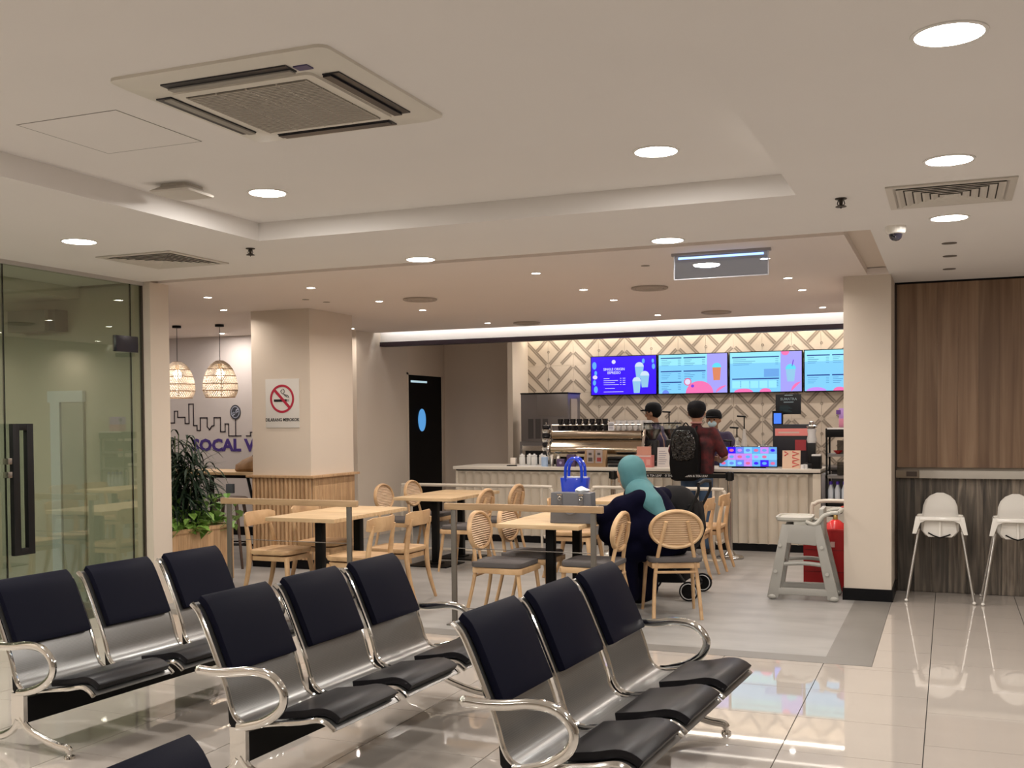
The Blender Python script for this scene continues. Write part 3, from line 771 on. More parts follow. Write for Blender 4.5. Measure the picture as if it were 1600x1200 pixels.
canes = [((-3.26, 8.40, 0), 0, 'cane-back chair half hidden by the handbag table, next to the one at the barrier'),
         ((-2.60, 8.05, 0), PI, 'cane-back chair seen edge-on beside the seated woman, tucked under the handbag table'),
         ((-2.09, 8.53, 0), PI - 1.18, 'cane-back chair the woman in the aqua hijab sits on'),
         ((-5.80, 10.80, 0), 0, 'cane-back chair facing us at the middle table, in front of the grey corner'),
         ((-5.80, 11.52, 0), 0, 'cane-back chair facing us at the middle table, below the dark door'),
         ((-4.75, 10.32, 0), PI, 'cane-back chair seen from behind at the middle table, with a bar post in front'),
         ((-4.72, 11.12, 0), PI, 'cane-back chair seen from behind at the middle table, close to the white rail end')]
for p, a, lb in canes: dup(cc0, p, a, lb)
wc0 = wood_chair('all-wood chair at the front corner of the table by the slatted pillar, facing right'); wc0['label'] = 'all-wood chair in front of the slatted pillar, its whole side in view'
wc0.location = (-5.52, 8.02, 0)
for p, a, lb in [((-5.50, 8.72, 0), 0, 'all-wood chair pushed under the table, directly against the slatted pillar'),
                 ((-4.63, 7.86, 0), PI, 'all-wood chair seen from behind with a rounded back board, above the middle bench'),
                 ((-4.60, 8.48, 0), PI, 'all-wood chair seen from behind, its long splayed leg reaching the open floor'),
                 ((-3.50, 10.25, 0), 0, 'all-wood chair before the counter, just left of the grey handbag'),
                 ((-3.42, 11.0, 0), 0, 'all-wood chair hidden behind the grey handbag, by the white rail'),
                 ((-2.46, 10.65, 0), PI, 'all-wood chair beside the pushchair, in front of the white rail end'),
                 ((-2.42, 11.25, 0), PI, 'all-wood chair with a broad back board between the rail end and the pushchair')]:
    dup(wc0, p, a, lb)

# ================================================================== BARRIERS
def barrier(label, x0, x1):
    t = thing('barrier', label, 'barrier', ((x0 + x1) / 2, 7.523, 0), 0, 'wood-topped cable barriers'); h = (x1 - x0) / 2
    box('top_rail', -h, h, -.022, .022, .90, .95, WOODR, t, .003)
    for s in (-1, 1):
        a = s * (h - .075)
        MB().box(a - .02, a + .02, -.012, .012, .008, .90).build('post', GREYMET, t, bevel=.002)
        MB().box(a - .05, a + .05, -.05, .05, 0, .009).build('foot_plate', GREYMET, t, bevel=.002)
    for z in (.135, .60):
        MB().tube([(-h + .075, 0, z), (h - .075, 0, z)], .003, 6).build('cable', GREYMET, t)
barrier('wood-topped barrier in front of the table by the slatted pillar', -5.77, -4.44)
barrier('wood-topped barrier in front of the handbag table', -3.65, -2.36)
WR = mat('cream_tube_rail', (.60, .55, .47), .3)
def wrail(label, x0, x1, y, z):
    t = thing('guard_rail', label, 'rail', ((x0 + x1) / 2, y, 0), 0, 'cream tube rails in front of the counter'); h = (x1 - x0) / 2
    MB().tube(cr([(-h, 0, .22), (-h, 0, z - .09), (-h + .025, 0, z - .02), (-h + .09, 0, z), (0, 0, z), (h - .09, 0, z), (h - .025, 0, z - .02), (h, 0, z - .09), (h, 0, .30), (h - .03, 0, .22), (h - .10, 0, .20)], 5), .020, 8).build('rail_tube', WR, t)
    for s in (-1, 1): MB().tube([(s * (h - .13), 0, 0), (s * (h - .13), 0, z)], .016, 8).build('post', WR, t)
    MB().box(-h + .05, h - .05, -.09, .09, 0, .012).build('foot_bar', WR, t, bevel=.003)
wrail('cream tube guard rail behind the middle table', -6.35, -4.35, 11.86, .795)
wrail('cream tube guard rail with rounded end beside the queue stanchion', -3.85, -2.30, 11.84, .80)
# queue stanchions
def stanchion(label, x, y):
    t = thing('queue_stanchion', label, 'stanchion', (x, y, 0), 0, 'queue stanchions')
    MB().lathe([(.155, 0), (.155, .015), (.14, .03), (.07, .045), (.035, .09), (.028, .10)], seg=28).build('base', STEEL, t)
    MB().lathe([(.03, .09), (.03, .90)], seg=16).build('post', STEEL, t)
    MB().lathe([(.034, .88), (.034, .98), (.02, .985)], seg=16).build('head', BLACKM, t)
    box('belt_clip', -.045, -.032, -.02, .02, .89, .97, BLACK, t); box('belt_clip', .032, .045, -.02, .02, .89, .97, BLACK, t)
stanchion('steel queue stanchion with wide round base beside the rail end', -2.30, 12.12)
stanchion('steel queue stanchion behind the woman in the hijab, with black belt head', -3.67, 12.1)
bt = thing('queue_belt', 'black retractable queue belt with small white lettering, stretched before the customer', 'belt', (-2.985, 12.1, .93))
box('belt_band', -.64, .64, -.0015, .0015, -.022, .026, BLACK, bt)
text('lettering', '© THE COFFEE BEAN & TEA LEAF    © THE COFFEE BEAN & TEA LEAF', .034, mat('print_white', (.6, .6, .6), .6), bt, (-.60, -.002, -.01), ext=.0003, sx=1.0)

# ================================================================== HIGH TABLE, STOOL, PLANTER, PENDANTS, MURAL
ht = thing('high_table', 'long oak bar-height table on a black frame before the mural wall', 'table', (-8.6, 10.85, 0))
box('table_top', -1.25, 1.25, -.35, .35, .965, 1.0, WOODX, ht, .003)
box('apron', -1.18, 1.18, -.28, .28, .925, .965, BLACK, ht)
for s in (-1, 1):
    for q in (-1, 1):
        MB().tube([(s * .85, q * .25, .93), (s * 1.12, q * .3, 0)], .022, 4).build('leg', BLACK, ht)
    MB().tube([(s * 1.03, -.3, .22), (s * 1.03, .3, .22)], .015, 6).build('stretcher', BLACK, ht)
MB().box(-.02 + .35, .02 + .35, -.3, -.26, 0, .93).build('leg', BLACK, ht)
MB().tube([(-1.1, -.28, .13), (1.1, -.28, .13)], .015, 6).build('foot_bar', BLACK, ht)
hb_ = thing('bag_hook', 'small grey box hanging on the black leg of the high table', 'box', (-7.93, 10.5, .86))
MB().box(-.05, .05, -.02, .02, -.11, .0).build('box_body', mat('hook_grey', (.10, .12, .14), .6), hb_, bevel=.004)
st = thing('bar_stool', 'dark wooden bar stool between the planter and the high table', 'stool', (-7.35, 9.72, 0), .3, 'dark wooden bar stools')
MB().lathe([(.16, .735), (.185, .745), (.19, .76), (.17, .772), (.05, .766)], seg=24, sx=1.05, sy=.95).build('seat', DARKW, st)
for sx_, sy_ in ((-1, -1), (-1, 1), (1, -1), (1, 1)):
    MB().tube([(sx_ * .11, sy_ * .11, .74), (sx_ * .2, sy_ * .19, 0)], [.02, .014], 8).build('leg', DARKW, st)
for a, b_ in (((-1, -1), (1, -1)), ((-1, 1), (1, 1)), ((-1, -1), (-1, 1)), ((1, -1), (1, 1))):
    MB().tube([(a[0] * .168, a[1] * .162, .26), (b_[0] * .168, b_[1] * .162, .26)], .01, 6).build('stretcher', BLACK, st)
tb_ = thing('leather_bag', 'slouched tan leather bag lying on the high table', 'bag', (-7.72, 10.72, 1.0), .2)
m = MB(); rg = []
for z, w, d, ox in ((0, .24, .13, 0), (.03, .27, .15, 0), (.09, .25, .14, .01), (.14, .20, .12, .04), (.19, .12, .10, .08), (.22, .08, .07, .10)):
    rg.append([m.bm.verts.new((ox + w * math.cos(a) * (1 + .06 * math.sin(5 * a + z * 30)), d * math.sin(a) * (1 + .08 * math.cos(4 * a)), z + .012 * math.sin(3 * a))) for a in [k * 2 * PI / 22 for k in range(22)]])
m.skin(rg); m.build('bag_body', mat('tan_leather', (.30, .16, .06), .55, noise=((.18, .09, .03), 9, (1, 1, 1)), bump=.3, bscale=25), tb_)
MB().tube(cr([(-.05, 0, .14), (.0, -.02, .22), (.1, 0, .26), (.18, .02, .2), (.16, 0, .1)], 4), .012, 6).build('strap', mat('brown_strap', (.10, .05, .03), .5), tb_)
pl = thing('planter_box', 'tall oak board planter box filled with palm and leafy plants', 'planter', (-6.84, 8.28, 0))
PX, PY, PZ = .27, .46, .60
for k in range(9):
    y0 = -PY + k * 2 * PY / 9
    box('board', PX - .018, PX, y0 + .001, y0 + 2 * PY / 9 - .001, 0.05, PZ - .035, SLATW, pl)
    box('board', -PX, -PX + .018, y0 + .001, y0 + 2 * PY / 9 - .001, 0.05, PZ - .035, SLATW, pl)
for k in range(5):
    x0 = -PX + .018 + k * (2 * PX - .036) / 5
    box('board', x0 + .001, x0 + (2 * PX - .036) / 5 - .001, -PY, -PY + .018, .05, PZ - .035, SLATW, pl)
    box('board', x0 + .001, x0 + (2 * PX - .036) / 5 - .001, PY - .018, PY, .05, PZ - .035, SLATW, pl)
MB().box(-PX - .01, PX + .01, -PY - .01, -PY + .04, PZ - .035, PZ).box(-PX - .01, PX + .01, PY - .04, PY + .01, PZ - .035, PZ).box(PX - .04, PX + .01, -PY + .04, PY - .04, PZ - .035, PZ).box(-PX - .01, -PX + .04, -PY + .04, PY - .04, PZ - .035, PZ).build('rim', SLATW, pl, smooth=False)
box('plinth', -PX + .03, PX - .03, -PY + .03, PY - .03, 0, .05, BLACKG, pl)
MB().box(-PX + .02, PX - .02, -PY + .02, PY - .02, PZ - .12, PZ - .05).build('soil', mat('potting_soil', (.015, .01, .008), .95, bump=.6, bscale=40), pl)
# palm: arching stems with narrow leaflets
PALM = mat('palm_leaf', (.012, .032, .014), .6, spec=.2, noise=((.005, .014, .007), 5, (1, 1, 1)))
LEAF = mat('fresh_green_leaf', (.24, .42, .08), .4, noise=((.10, .22, .04), 6, (1, 1, 1)))
STEM = mat('green_stem', (.06, .09, .03), .5)
rnd = random.Random(4)
def blade(mb, p, d, L, w, droop, mi=0):
    d = d.normalized(); s = d.cross(Vector((0, 0, 1))); s = s.normalized() if s.length > .01 else Vector((1, 0, 0)); prev = None; q = p.copy(); n = 5
    for i in range(n + 1):
        u = i / n; ww_ = w * math.sin(PI * (.12 + .88 * u)) * (1 if i < n else .05) + .0006
        a = mb.bm.verts.new(q + s * ww_); b = mb.bm.verts.new(q - s * ww_)
        if prev: mb.bm.faces.new((prev[0], prev[1], b, a)).material_index = mi
        prev = (a, b); q = q + d * (L / n); d = (d + Vector((0, 0, -droop / n))).normalized()
pp = thing('palm_plant', 'dark green palm with long arching narrow leaves in the planter box', 'plant', (-6.86, 8.22, .545))
for k in range(30):
    a = rnd.uniform(0, 2 * PI); r = rnd.uniform(0, .14); lean = rnd.uniform(.05, .45); h = rnd.uniform(.30, .95)
    base = Vector((r * math.cos(a), r * 1.8 * math.sin(a), 0)); top = base + Vector((lean * h * math.cos(a), lean * h * math.sin(a), h))
    mid = (base + top) / 2 + Vector((0, 0, .05))
    MB().tube(cr([base, mid, top], 4), .006, 5).build('stem', STEM, pp)
    f = MB()
    for j in range(24):
        b = rnd.uniform(0, 2 * PI); el = rnd.uniform(-.2, 1.0)
        d = Vector((math.cos(b), math.sin(b), el)); u = rnd.uniform(.55, 1)
        blade(f, base.lerp(top, u), d, rnd.uniform(.24, .46), .0115, rnd.uniform(.8, 2.6))
    for v in f.bm.verts: v.co.y = max(v.co.y, -.60)
    f.build('frond', PALM, pp, smooth=False)
lp_ = thing('pothos_plant', 'bright green leafy plant spilling over the planter rim', 'plant', (-6.84, 8.28, .55))
def leafshape(mb, c, d, s):
    d = d.normalized(); sd = d.cross(Vector((0, 0, 1))).normalized(); up = sd.cross(d)
    o = [(0, 0), (.25, .42), (.6, .46), (1.05, 0), (.6, -.46), (.25, -.42)]
    vs = [mb.bm.verts.new(c + d * (u * s) + sd * (v * s) + up * (abs(v) * s * .35 - u * u * s * .3)) for u, v in o]
    mb.bm.faces.new((vs[0], vs[1], vs[2], vs[3])); mb.bm.faces.new((vs[0], vs[3], vs[4], vs[5]))
for k in range(190):
    a = rnd.uniform(0, 2 * PI); x = rnd.uniform(-.1, .34); y = rnd.uniform(-.44, .5); z = rnd.uniform(.0, .36) * (1 if rnd.random() < .7 else .5)
    f = MB(); leafshape(f, Vector((x, y, z)), Vector((math.cos(a), math.sin(a), rnd.uniform(-.5, .3))), rnd.uniform(.07, .13))
    f.tube([(x * .6, y * .8, -.04), (x, y, z)], .002, 3)
    f.build('leaf', LEAF, lp_, smooth=False)

def pendant(label, x, y):
    t = thing('pendant_lamp', label, 'pendant lamp', (x, y, H), 0, 'woven rattan pendant lamps')
    MB().lathe([(.055, 0), (.055, -.03), (.01, -.034)], seg=20).build('ceiling_rose', BLACK, t)
    MB().tube([(0, 0, -.03), (0, 0, -.50)], .004, 6).build('cord', BLACK, t)
    MB().lathe([(.012, -.46), (.022, -.48), (.022, -.54), (.01, -.55)], seg=14).build('socket', mat('brass', (.5, .33, .12), .3, 1), t)
    MB().lathe([(.01, -.545), (.03, -.56), (.052, -.60), (.05, -.64), (.02, -.665)], seg=18).build('bulb', mat('warm_bulb', (1, .9, .7), .4, emit=(1, .90, .72), es=5), t)
    prof = [(.045, -.455), (.09, -.475), (.14, -.535), (.178, -.61), (.202, -.70), (.212, -.77), (.207, -.84), (.175, -.905)]
    def at(z):
        for i in range(len(prof) - 1):
            if prof[i][1] >= z >= prof[i + 1][1]:
                u = (z - prof[i][1]) / (prof[i + 1][1] - prof[i][1]); return prof[i][0] * (1 - u) + prof[i + 1][0] * u
        return prof[-1][0]
    bands = [-.456, -.555, -.64, -.735, -.82, -.905]
    for i in range(5):
        w = MB(); z0, z1 = bands[i] - .004, bands[i + 1] + .004; n = 44
        for s in (1, -1):
            for k in range(n):
                a0 = 2 * PI * k / n; a1 = a0 + s * .30
                pts = [Vector((at(z0 + (z1 - z0) * u) * math.cos(a0 + (a1 - a0) * u), at(z0 + (z1 - z0) * u) * math.sin(a0 + (a1 - a0) * u), z0 + (z1 - z0) * u)) for u in (0, .5, 1)]
                w.tube(pts, .0052, 3)
        w.build('woven_band', mat('rattan', (.86, .76, .65), .6), t, smooth=False)
    for z in bands:
        MB().tube([(at(z) * 1.01 * math.cos(a), at(z) * 1.01 * math.sin(a), z) for a in [k * 2 * PI / 28 for k in range(28)]], .006, 5, True).build('hoop', mat('rattan_dark', (.34, .22, .13), .6), t)
    for k in range(6):
        a = k * PI / 3 + .2
        MB().tube([(at(z) * .985 * math.cos(a), at(z) * .985 * math.sin(a), z) for z in bands], .006, 5).build('rib', MATS['rattan'], t)
    lamp('pendant_light', 'POINT', (0, 0, -.69), 3, (1, .94, .86), t, shadow_soft_size=.05)
    return t
pendant('woven rattan pendant lamp next to the white column of the glass wall', -8.965, 10.84)
pendant('woven rattan pendant lamp closer to the no smoking pillar', -8.39, 10.94)
mu = thing('wall_mural', 'city skyline outline with purple lettering printed on the pale wall', 'mural', (-9.6, 12.495, 0))
INK = mat('mural_ink', (.03, .02, .03), .7); PUR = mat('mural_purple', (.06, .03, .22), .7)
def line2d(mb, pts, w):
    for (x0, z0), (x1, z1) in zip(pts, pts[1:]):
        d = Vector((x1 - x0, z1 - z0)); L = d.length; a = math.atan2(d.y, d.x)
        mb.box(-w / 2, L + w / 2, -.0015, .001, -w / 2, w / 2, 0, Matrix.Translation((x0 + 9.6, 0, z0)) @ Matrix.Rotation(-a, 4, 'Y'))
sky_pts = [(-10.9, 1.48), (-10.8, 1.48), (-10.8, 1.6), (-10.7, 1.6), (-10.7, 1.42), (-10.61, 1.42), (-10.61, 1.74), (-10.5, 1.74), (-10.5, 1.59), (-10.4, 1.59), (-10.4, 1.76), (-10.34, 1.76), (-10.34, 1.67), (-10.21, 1.67), (-10.21, 1.58), (-10.14, 1.58), (-10.14, 1.86), (-10.06, 1.86), (-10.06, 1.55), (-10.0, 1.55), (-10.0, 1.48), (-9.94, 1.48), (-9.94, 1.66), (-9.82, 1.66), (-9.82, 1.53), (-9.78, 1.49), (-9.74, 1.54), (-9.70, 1.55), (-9.7, 1.66), (-9.59, 1.66), (-9.59, 1.46), (-9.51, 1.46), (-9.51, 1.57), (-9.45, 1.57), (-9.45, 1.4), (-9.24, 1.4)]
m = MB(); line2d(m, sky_pts, .016); line2d(m, [(-9.15, 1.4), (-9.08, 1.4), (-9.08, 1.45), (-8.9, 1.45), (-8.9, 1.6), (-8.8, 1.6), (-8.8, 1.4), (-8.6, 1.4)], .016); line2d(m, [(-9.33, 1.4), (-9.33, 1.64)], .016)
m.build('skyline', INK, mu, smooth=False)
lg_ = MB(); lg_.lathe([(.104, 0), (.104, .004)], seg=28, sx=.86); lg_.xf(Matrix.Translation((.27, 0, 1.735)) @ Matrix.Rotation(PI / 2, 4, 'X')); lo_ = lg_.build('round_emblem', mat('emblem_grey', (.04, .045, .06), .6), mu)
EW = mat('emblem_pale', (.35, .38, .48), .6)
m = MB(); m.tube([(.27 + .078 * math.cos(a) * .86, -.0045, 1.735 + .078 * math.sin(a)) for a in [k * PI / 12 for k in range(24)]], .002, 4, True, ry=.006, up=(0, 1, 0))
m.box(-.06, .06, -.006, -.004, -.009, .009, 0, Matrix.Translation((.27, 0, 1.75)) @ Matrix.Rotation(-.6, 4, 'Y')); m.box(-.06, .06, -.006, -.004, -.009, .009, 0, Matrix.Translation((.27, 0, 1.715)) @ Matrix.Rotation(-.6, 4, 'Y'))
m.prism([(.245 , 1.735), (.27, 1.765), (.295, 1.735), (.27, 1.705)], -.006, -.004); m.build('emblem_mark', EW, lo_, smooth=False)
text('lettering', 'SOCAL VIBES', .235, PUR, mu, (-.485, -.001, 1.19), ext=.001, bold=.010, sx=1.13)

# ================================================================== SERVICE COUNTER
CREAM = mat('counter_cream', (.62, .56, .465), .55, noise=((.59, .53, .44), 3, (1, 1, 1)))
ct = thing('service_counter', 'long cream service counter with scalloped fluted front and black kick', 'counter', (-3.72, 12.83, 0))
CX0, CX1 = -2.33, 2.34
box('worktop', CX0 - .035, CX1, -.04, .78, .945, .985, mat('white_worktop', (.66, .62, .55), .3), ct, .004)
box('shadow_line', CX0, CX1 - .02, -.015, .02, .928, .945, BLACK, ct)
box('carcass', CX0, CX1 - .02, .05, .76, .09, .93, CREAM, ct)
box('kick_board', CX0 + .02, CX1 - .02, .03, .70, 0, .09, BLACKG, ct)
box('end_post', CX1 - .09, CX1, -.02, .76, .09, .93, CREAM, ct, .002)
box('end_post', CX0 - .01, CX0 + .02, -.005, .76, .09, .93, CREAM, ct, .002)
box('end_cap', CX1, CX1 + .05, -.0, .74, 0, .93, STEELD, ct, .002)
FW = .1155
def flute():
    b = MB(); us = [-1, -.92, -.75, -.45, 0, .45, .75, .92, 1]; zt, zc = .915, .86; rows = []
    for z in (.09, .5, .85, .865, .88, .892, .902, .910, zt, .93):
        row = []
        for u in us:
            q = 1 - u * u - (max(0, z - zc) / (zt - zc)) ** 2
            row.append(b.bm.verts.new((u * FW / 2, .040 * math.sqrt(max(0, q)), z)))
        rows.append(row)
    for i in range(len(rows) - 1):
        for k in range(len(us) - 1): b.bm.faces.new((rows[i][k], rows[i][k + 1], rows[i + 1][k + 1], rows[i + 1][k]))
    o = b.build('flute', CREAM, None, ang=60); me = o.data; bpy.data.objects.remove(o); return me
FM = flute()
x = CX0 + .02 + FW / 2
while x < CX1 - .09:
    o = bpy.data.objects.new('flute', FM); COL.objects.link(o); o.location = (x, 0, 0); o.parent = ct; x += FW
ZT = .985
# back counter under the tile wall
bc_ = thing('back_counter', 'dark back counter along the patterned tile wall', 'counter', (-3.4, 14.85, 0))
box('worktop', -1.4, 2.4, -.38, .22, .90, .94, STEELD, bc_, .003)
box('cabinet_body', -1.38, 2.38, -.34, .22, 0, .90, mat('dark_cabinet', (.03, .028, .028), .5), bc_)

# menu screens
def screen(label, x0, x1, kind, z0=1.935, z1=2.51, y=15.02):
    t = thing('menu_screen', label, 'screen', ((x0 + x1) / 2, y, (z0 + z1) / 2), 0, 'menu screens on the tile wall')
    w = (x1 - x0) / 2 - .003; h = (z1 - z0) / 2
    box('casing', -w, w, 0, .05, -h, h, BLACK, t, .003)
    w -= .012; h -= .012
    def E_(n, c, s=1.0): return mat(n, (0, 0, 0), .4, emit=c, es=s * .60)
    yy = -.0015
    def Q(a, b, c, d, m, nm, lay=1):
        return MB().box(a, b, yy - .0008 * lay, yy - .0008 * (lay - 1), c, d).build(nm, m, t, smooth=False)
    def D(cx, cz, r, m, nm, lay=2, sx=1.0, a0=0, a1=2 * PI, n=22):
        P = []
        for k in range(n + 1):
            a = a0 + (a1 - a0) * k / n; P.append((max(-w, min(w, cx + r * sx * math.cos(a))), max(-h, min(h, cz + r * math.sin(a)))))
        # drop duplicates
        q = []
        for p_ in P:
            if not q or (abs(p_[0] - q[-1][0]) + abs(p_[1] - q[-1][1])) > 1e-5: q.append(p_)
        if abs(q[0][0] - q[-1][0]) + abs(q[0][1] - q[-1][1]) < 1e-5: q.pop()
        return MB().prism(q, yy - .0008 * lay, yy - .0008 * (lay - 1)).build(nm, m, t, smooth=False)
    if kind == 0:
        Q(-w, w, -h, h, E_('scr_deep_blue', (.035, .0, .95), 1.1), 'picture')
        W_ = E_('scr_white', (.75, .75, 1), 1.0); LB = E_('scr_sky', (.12, .45, .95), 1.0)
        text('title', 'SINGLE ORIGIN', .052, W_, t, (-.14, yy - .001, .075), ext=.0005, align='CENTER', bold=.001, sx=.9)
        text('title', 'ESPRESSO', .052, W_, t, (-.14, yy - .001, .025), ext=.0005, align='CENTER', bold=.001, sx=.9)
        for k in range(4):
            Q(-.30, -.30 + (.09, .22, .17, .23)[k], -.045 - k * .03, -.038 - k * .03, W_, 'menu_line', 2); Q(-.05, -.03, -.045 - k * .03, -.038 - k * .03, W_, 'menu_line', 2); Q(-.01, .03, -.045 - k * .03, -.038 - k * .03, W_, 'menu_line', 2)
        Q(-.28, -.13, -.19, -.183, W_, 'menu_line', 2); Q(-.30, .0, -.24, -.233, W_, 'menu_line', 2)
        D(-.145, .20, .03, W_, 'round_mark', 2); 
        for cx, cz, s in ((.24, .06, 1), (.32, -.07, 1), (.20, -.15, .95)):
            G = E_('scr_cup', (.30, .60, .85), 1.0); G2 = E_('scr_cup_top', (.65, .8, .95), 1.0)
            MB().prism([(cx - .065 * s, cz + .06), (cx + .065 * s, cz + .06), (cx + .045 * s, cz - .11), (cx - .045 * s, cz - .11)], yy - .0024 - (.001 if cx < .21 else 0), yy - .0008).build('cup_picture', G, t, smooth=False)
            D(cx, cz + .06, .066 * s, G2, 'cup_foam', 4, a0=0, a1=PI)
        for cx, cz, r in ((-.44, .15, .055), (-.42, .04, .035), (-.44, -.10, .04), (-.42, -.2, .05), (.30, .2, .035), (.45, .12, .04), (.44, .2, .03)):
            D(cx, cz, r, LB, 'flower_shape', 2, sx=.6)
        D(-.43, .0 - .02, .03, E_('scr_pink_white', (.8, .7, 1), 1), 'petal', 3, sx=1.2)
    else:
        Q(-w, w * .42, -h, h, E_('scr_pale_cyan', (.22, .62, .98), 1.05), 'picture'); Q(w * .42, w, -h, h, E_('scr_lilac', (.38, .36, .95), 1.05), 'picture')
        Q(-w, w * .42, h * .45, h, E_('scr_pale_aqua', (.33, .85, .98), 1.0), 'picture', 2)
        DB = E_('scr_navy_bar', (.01, .06, .35), .8); TX = E_('scr_grey_text', (.08, .30, .62), .9); PK = E_('scr_pink', (.95, .18, .48), 1.0); VI = E_('scr_violet', (.62, .28, .95), 1.0); AQ = E_('scr_aqua', (.12, .75, .95), 1.0); OR = E_('scr_orange', (.75, .25, .12), 1.0)
        cols = ((-w + .03, -w + .33), (-w + .36, w * .38)) if kind != 2 else ((-w + .03, w * .38),)
        rows = {1: (.22, .03, -.125), 2: (.20, -.10), 3: (.20, -.07)}[kind]
        for ci, (a, b) in enumerate(cols):
            for ri, z in enumerate(rows):
                if kind == 1 and ci == 1 and ri == 2: continue
                Q(a, b, z, z + .016, DB, 'heading_bar', 3)
                for k in range(4):
                    L = (b - a) * (.28 + .2 * ((k * 7 + ri * 3 + ci) % 4) / 3)
                    Q(a + .01, a + .01 + L, z - .026 - k * .024, z - .020 - k * .024, TX, 'menu_line', 3)
                    Q(b - .05, b - .01, z - .026 - k * .024, z - .020 - k * .024, TX, 'menu_line', 3)
        if kind == 1:
            D(w * .20, -h, .17, PK, 'pink_blob', 5, sx=1.15, a0=0, a1=PI); D(w * .98, -h, .10, PK, 'pink_blob', 5, sx=1.5, a0=PI / 2, a1=PI)
            D(-.07, -.115, .055, E_('scr_red_pink', (.8, .15, .35), 1), 'treat_ring', 6); D(-.07, -.115, .04, E_('scr_white', (.75, .75, 1), 1.0), 'treat_picture', 7); D(-.0, -.175, .022, E_('scr_purple', (.2, .05, .75), 1), 'dot', 7)
            D(w * .70, .08, .065, AQ, 'drink_foam', 4, sx=1.0, a0=0, a1=PI)
            MB().prism([(w * .70 - .06, .08), (w * .70 + .06, .08), (w * .70 + .045, -.10), (w * .70 - .045, -.10)], yy - .003, yy - .001).build('drink_picture', OR, t, smooth=False)
            D(-w + .10, -h, .05, E_('scr_blue', (.15, .25, .9), 1), 'blue_blob', 4, a0=0, a1=PI)
        if kind in (2, 3):
            D(w * .98, -h, .13, PK, 'pink_blob', 5, a0=PI / 2, a1=PI); D(w * .55, h, .055, PK, 'pink_dot', 5, a0=PI, a1=2 * PI)
            D(-.30, -h, .05, PK if kind == 2 else VI, 'pink_blob', 5, sx=2.6, a0=0, a1=PI); D(.0, -h, .05, PK, 'pink_blob', 5, sx=1.6, a0=0, a1=PI)
            D(w * .70, .03, .07, AQ, 'drink_foam', 4, sx=1.0, a0=0, a1=PI)
            MB().prism([(w * .70 - .066, .03), (w * .70 + .066, .03), (w * .70 + .045, -.14), (w * .70 - .045, -.14)], yy - .003, yy - .001).build('drink_picture', E_('scr_cup', (.3, .6, .85), 1), t, smooth=False)
            MB().box(-.006, .006, yy - .004, yy - .002, .0, .09, 0, Matrix.Translation((w * .74, 0, .07)) @ Matrix.Rotation(.2, 4, 'Y')).build('straw', E_('scr_purple', (.2, .05, .75), 1), t, smooth=False)
        if kind == 2:
            for k in range(5): Q(-w + .03 + k * .125, -w + .14 + k * .125, -.22, -.12, E_('scr_pale_aqua', (.33, .85, .98), 1.0), 'price_box', 4)
            Q(-.02, w * .38, -.07, .04, E_('scr_mid_blue', (.15, .4, .85), 1), 'snack_picture', 4)
    return t
screen('menu screen with deep blue page titled single origin espresso', -4.89, -3.885, 0)
screen('menu screen with an orange drink and pink blob, next to the deep blue one', -3.875, -2.865, 1)
screen('menu screen with a tall domed drink and a row of price boxes', -2.855, -1.85, 2)
screen('menu screen partly hidden by the pier', -1.84, -.90, 3)
#lamp('screen_glow', 'AREA', (-2.9, 14.95, 2.22), 6, (.35, .45, 1), shape='RECTANGLE', size=3.8, size_y=.5, rot=(-PI / 2 * -1, 0, 0))

# ice maker on its stand
im = thing('ice_maker', 'tall grey ice maker with slatted front and dark top', 'ice maker', (-5.28, 14.4, 1.28))
GB = mat('ice_maker_grey', (.17, .155, .155), .35, metal=.5)
box('body', -.37, .34, -.25, .28, 0, .67, GB, im, .004); box('lid', -.375, .345, -.255, .285, .67, .69, BLACK, im)
box('side_panel', .34, .352, -.15, .12, .15, .6, mat('beige_panel', (.35, .30, .25), .4), im); 
for k in range(3): box('air_slot', -.26 + k * .11, -.18 + k * .11, -.253, -.249, .04, .32, mat('slot_black', (.04, .035, .035), .5), im)
box('door', -.12, .33, -.256, -.25, .36, .66, mat('ice_maker_door', (.20, .185, .185), .3, metal=.5), im, .001)
ib = thing('ice_bin', 'dark steel ice storage cabinet under the ice maker', 'cabinet', (-5.25, 14.45, 0))
box('body', -.42, .40, -.30, .28, .02, 1.278, STEELD, ib, .004); box('front_frame', -.38, .38, -.31, -.30, .80, 1.22, STEEL, ib, .002); box('front_panel', -.33, .33, -.315, -.31, .84, 1.15, BLACK, ib)
# espresso machine
em = thing('espresso_machine', 'wide polished espresso machine with curved back panel and cup rail', 'coffee machine', (-4.25, 13.3, ZT))
GOLD = mat('polished_champagne_steel', (.62, .55, .44), .14, metal=1)
def extr(name, prof, x0, x1, m, par, bev=0):
    return MB().prism(prof, x0, x1, 'yz').build(name, m, par, bev)
arc = cr([(.1, .08), (-.02, .09), (-.10, .14), (-.115, .22), (-.08, .29), (-.05, .33)], 5)
extr('curved_back_panel', [(p.x, p.y) for p in [Vector((a[0], a[1])) for a in arc]] + [(.25, .33), (.25, .08)], -.60, .62, GOLD, em)
extr('upper_panel', [(-.04, .335), (-.075, .36), (-.085, .43), (-.07, .455), (.25, .455), (.25, .335)], -.60, .62, mat('warm_steel', (.33, .27, .21), .2, metal=1), em)
box('base', -.55, .57, -.05, .3, .03, .08, BLACKM, em, .004); 
for sx_ in (-.5, .5):
    for sy_ in (0, .25): MB().cyl((sx_, sy_, 0), (sx_, sy_, .04), .025).build('foot', CHROME, em)
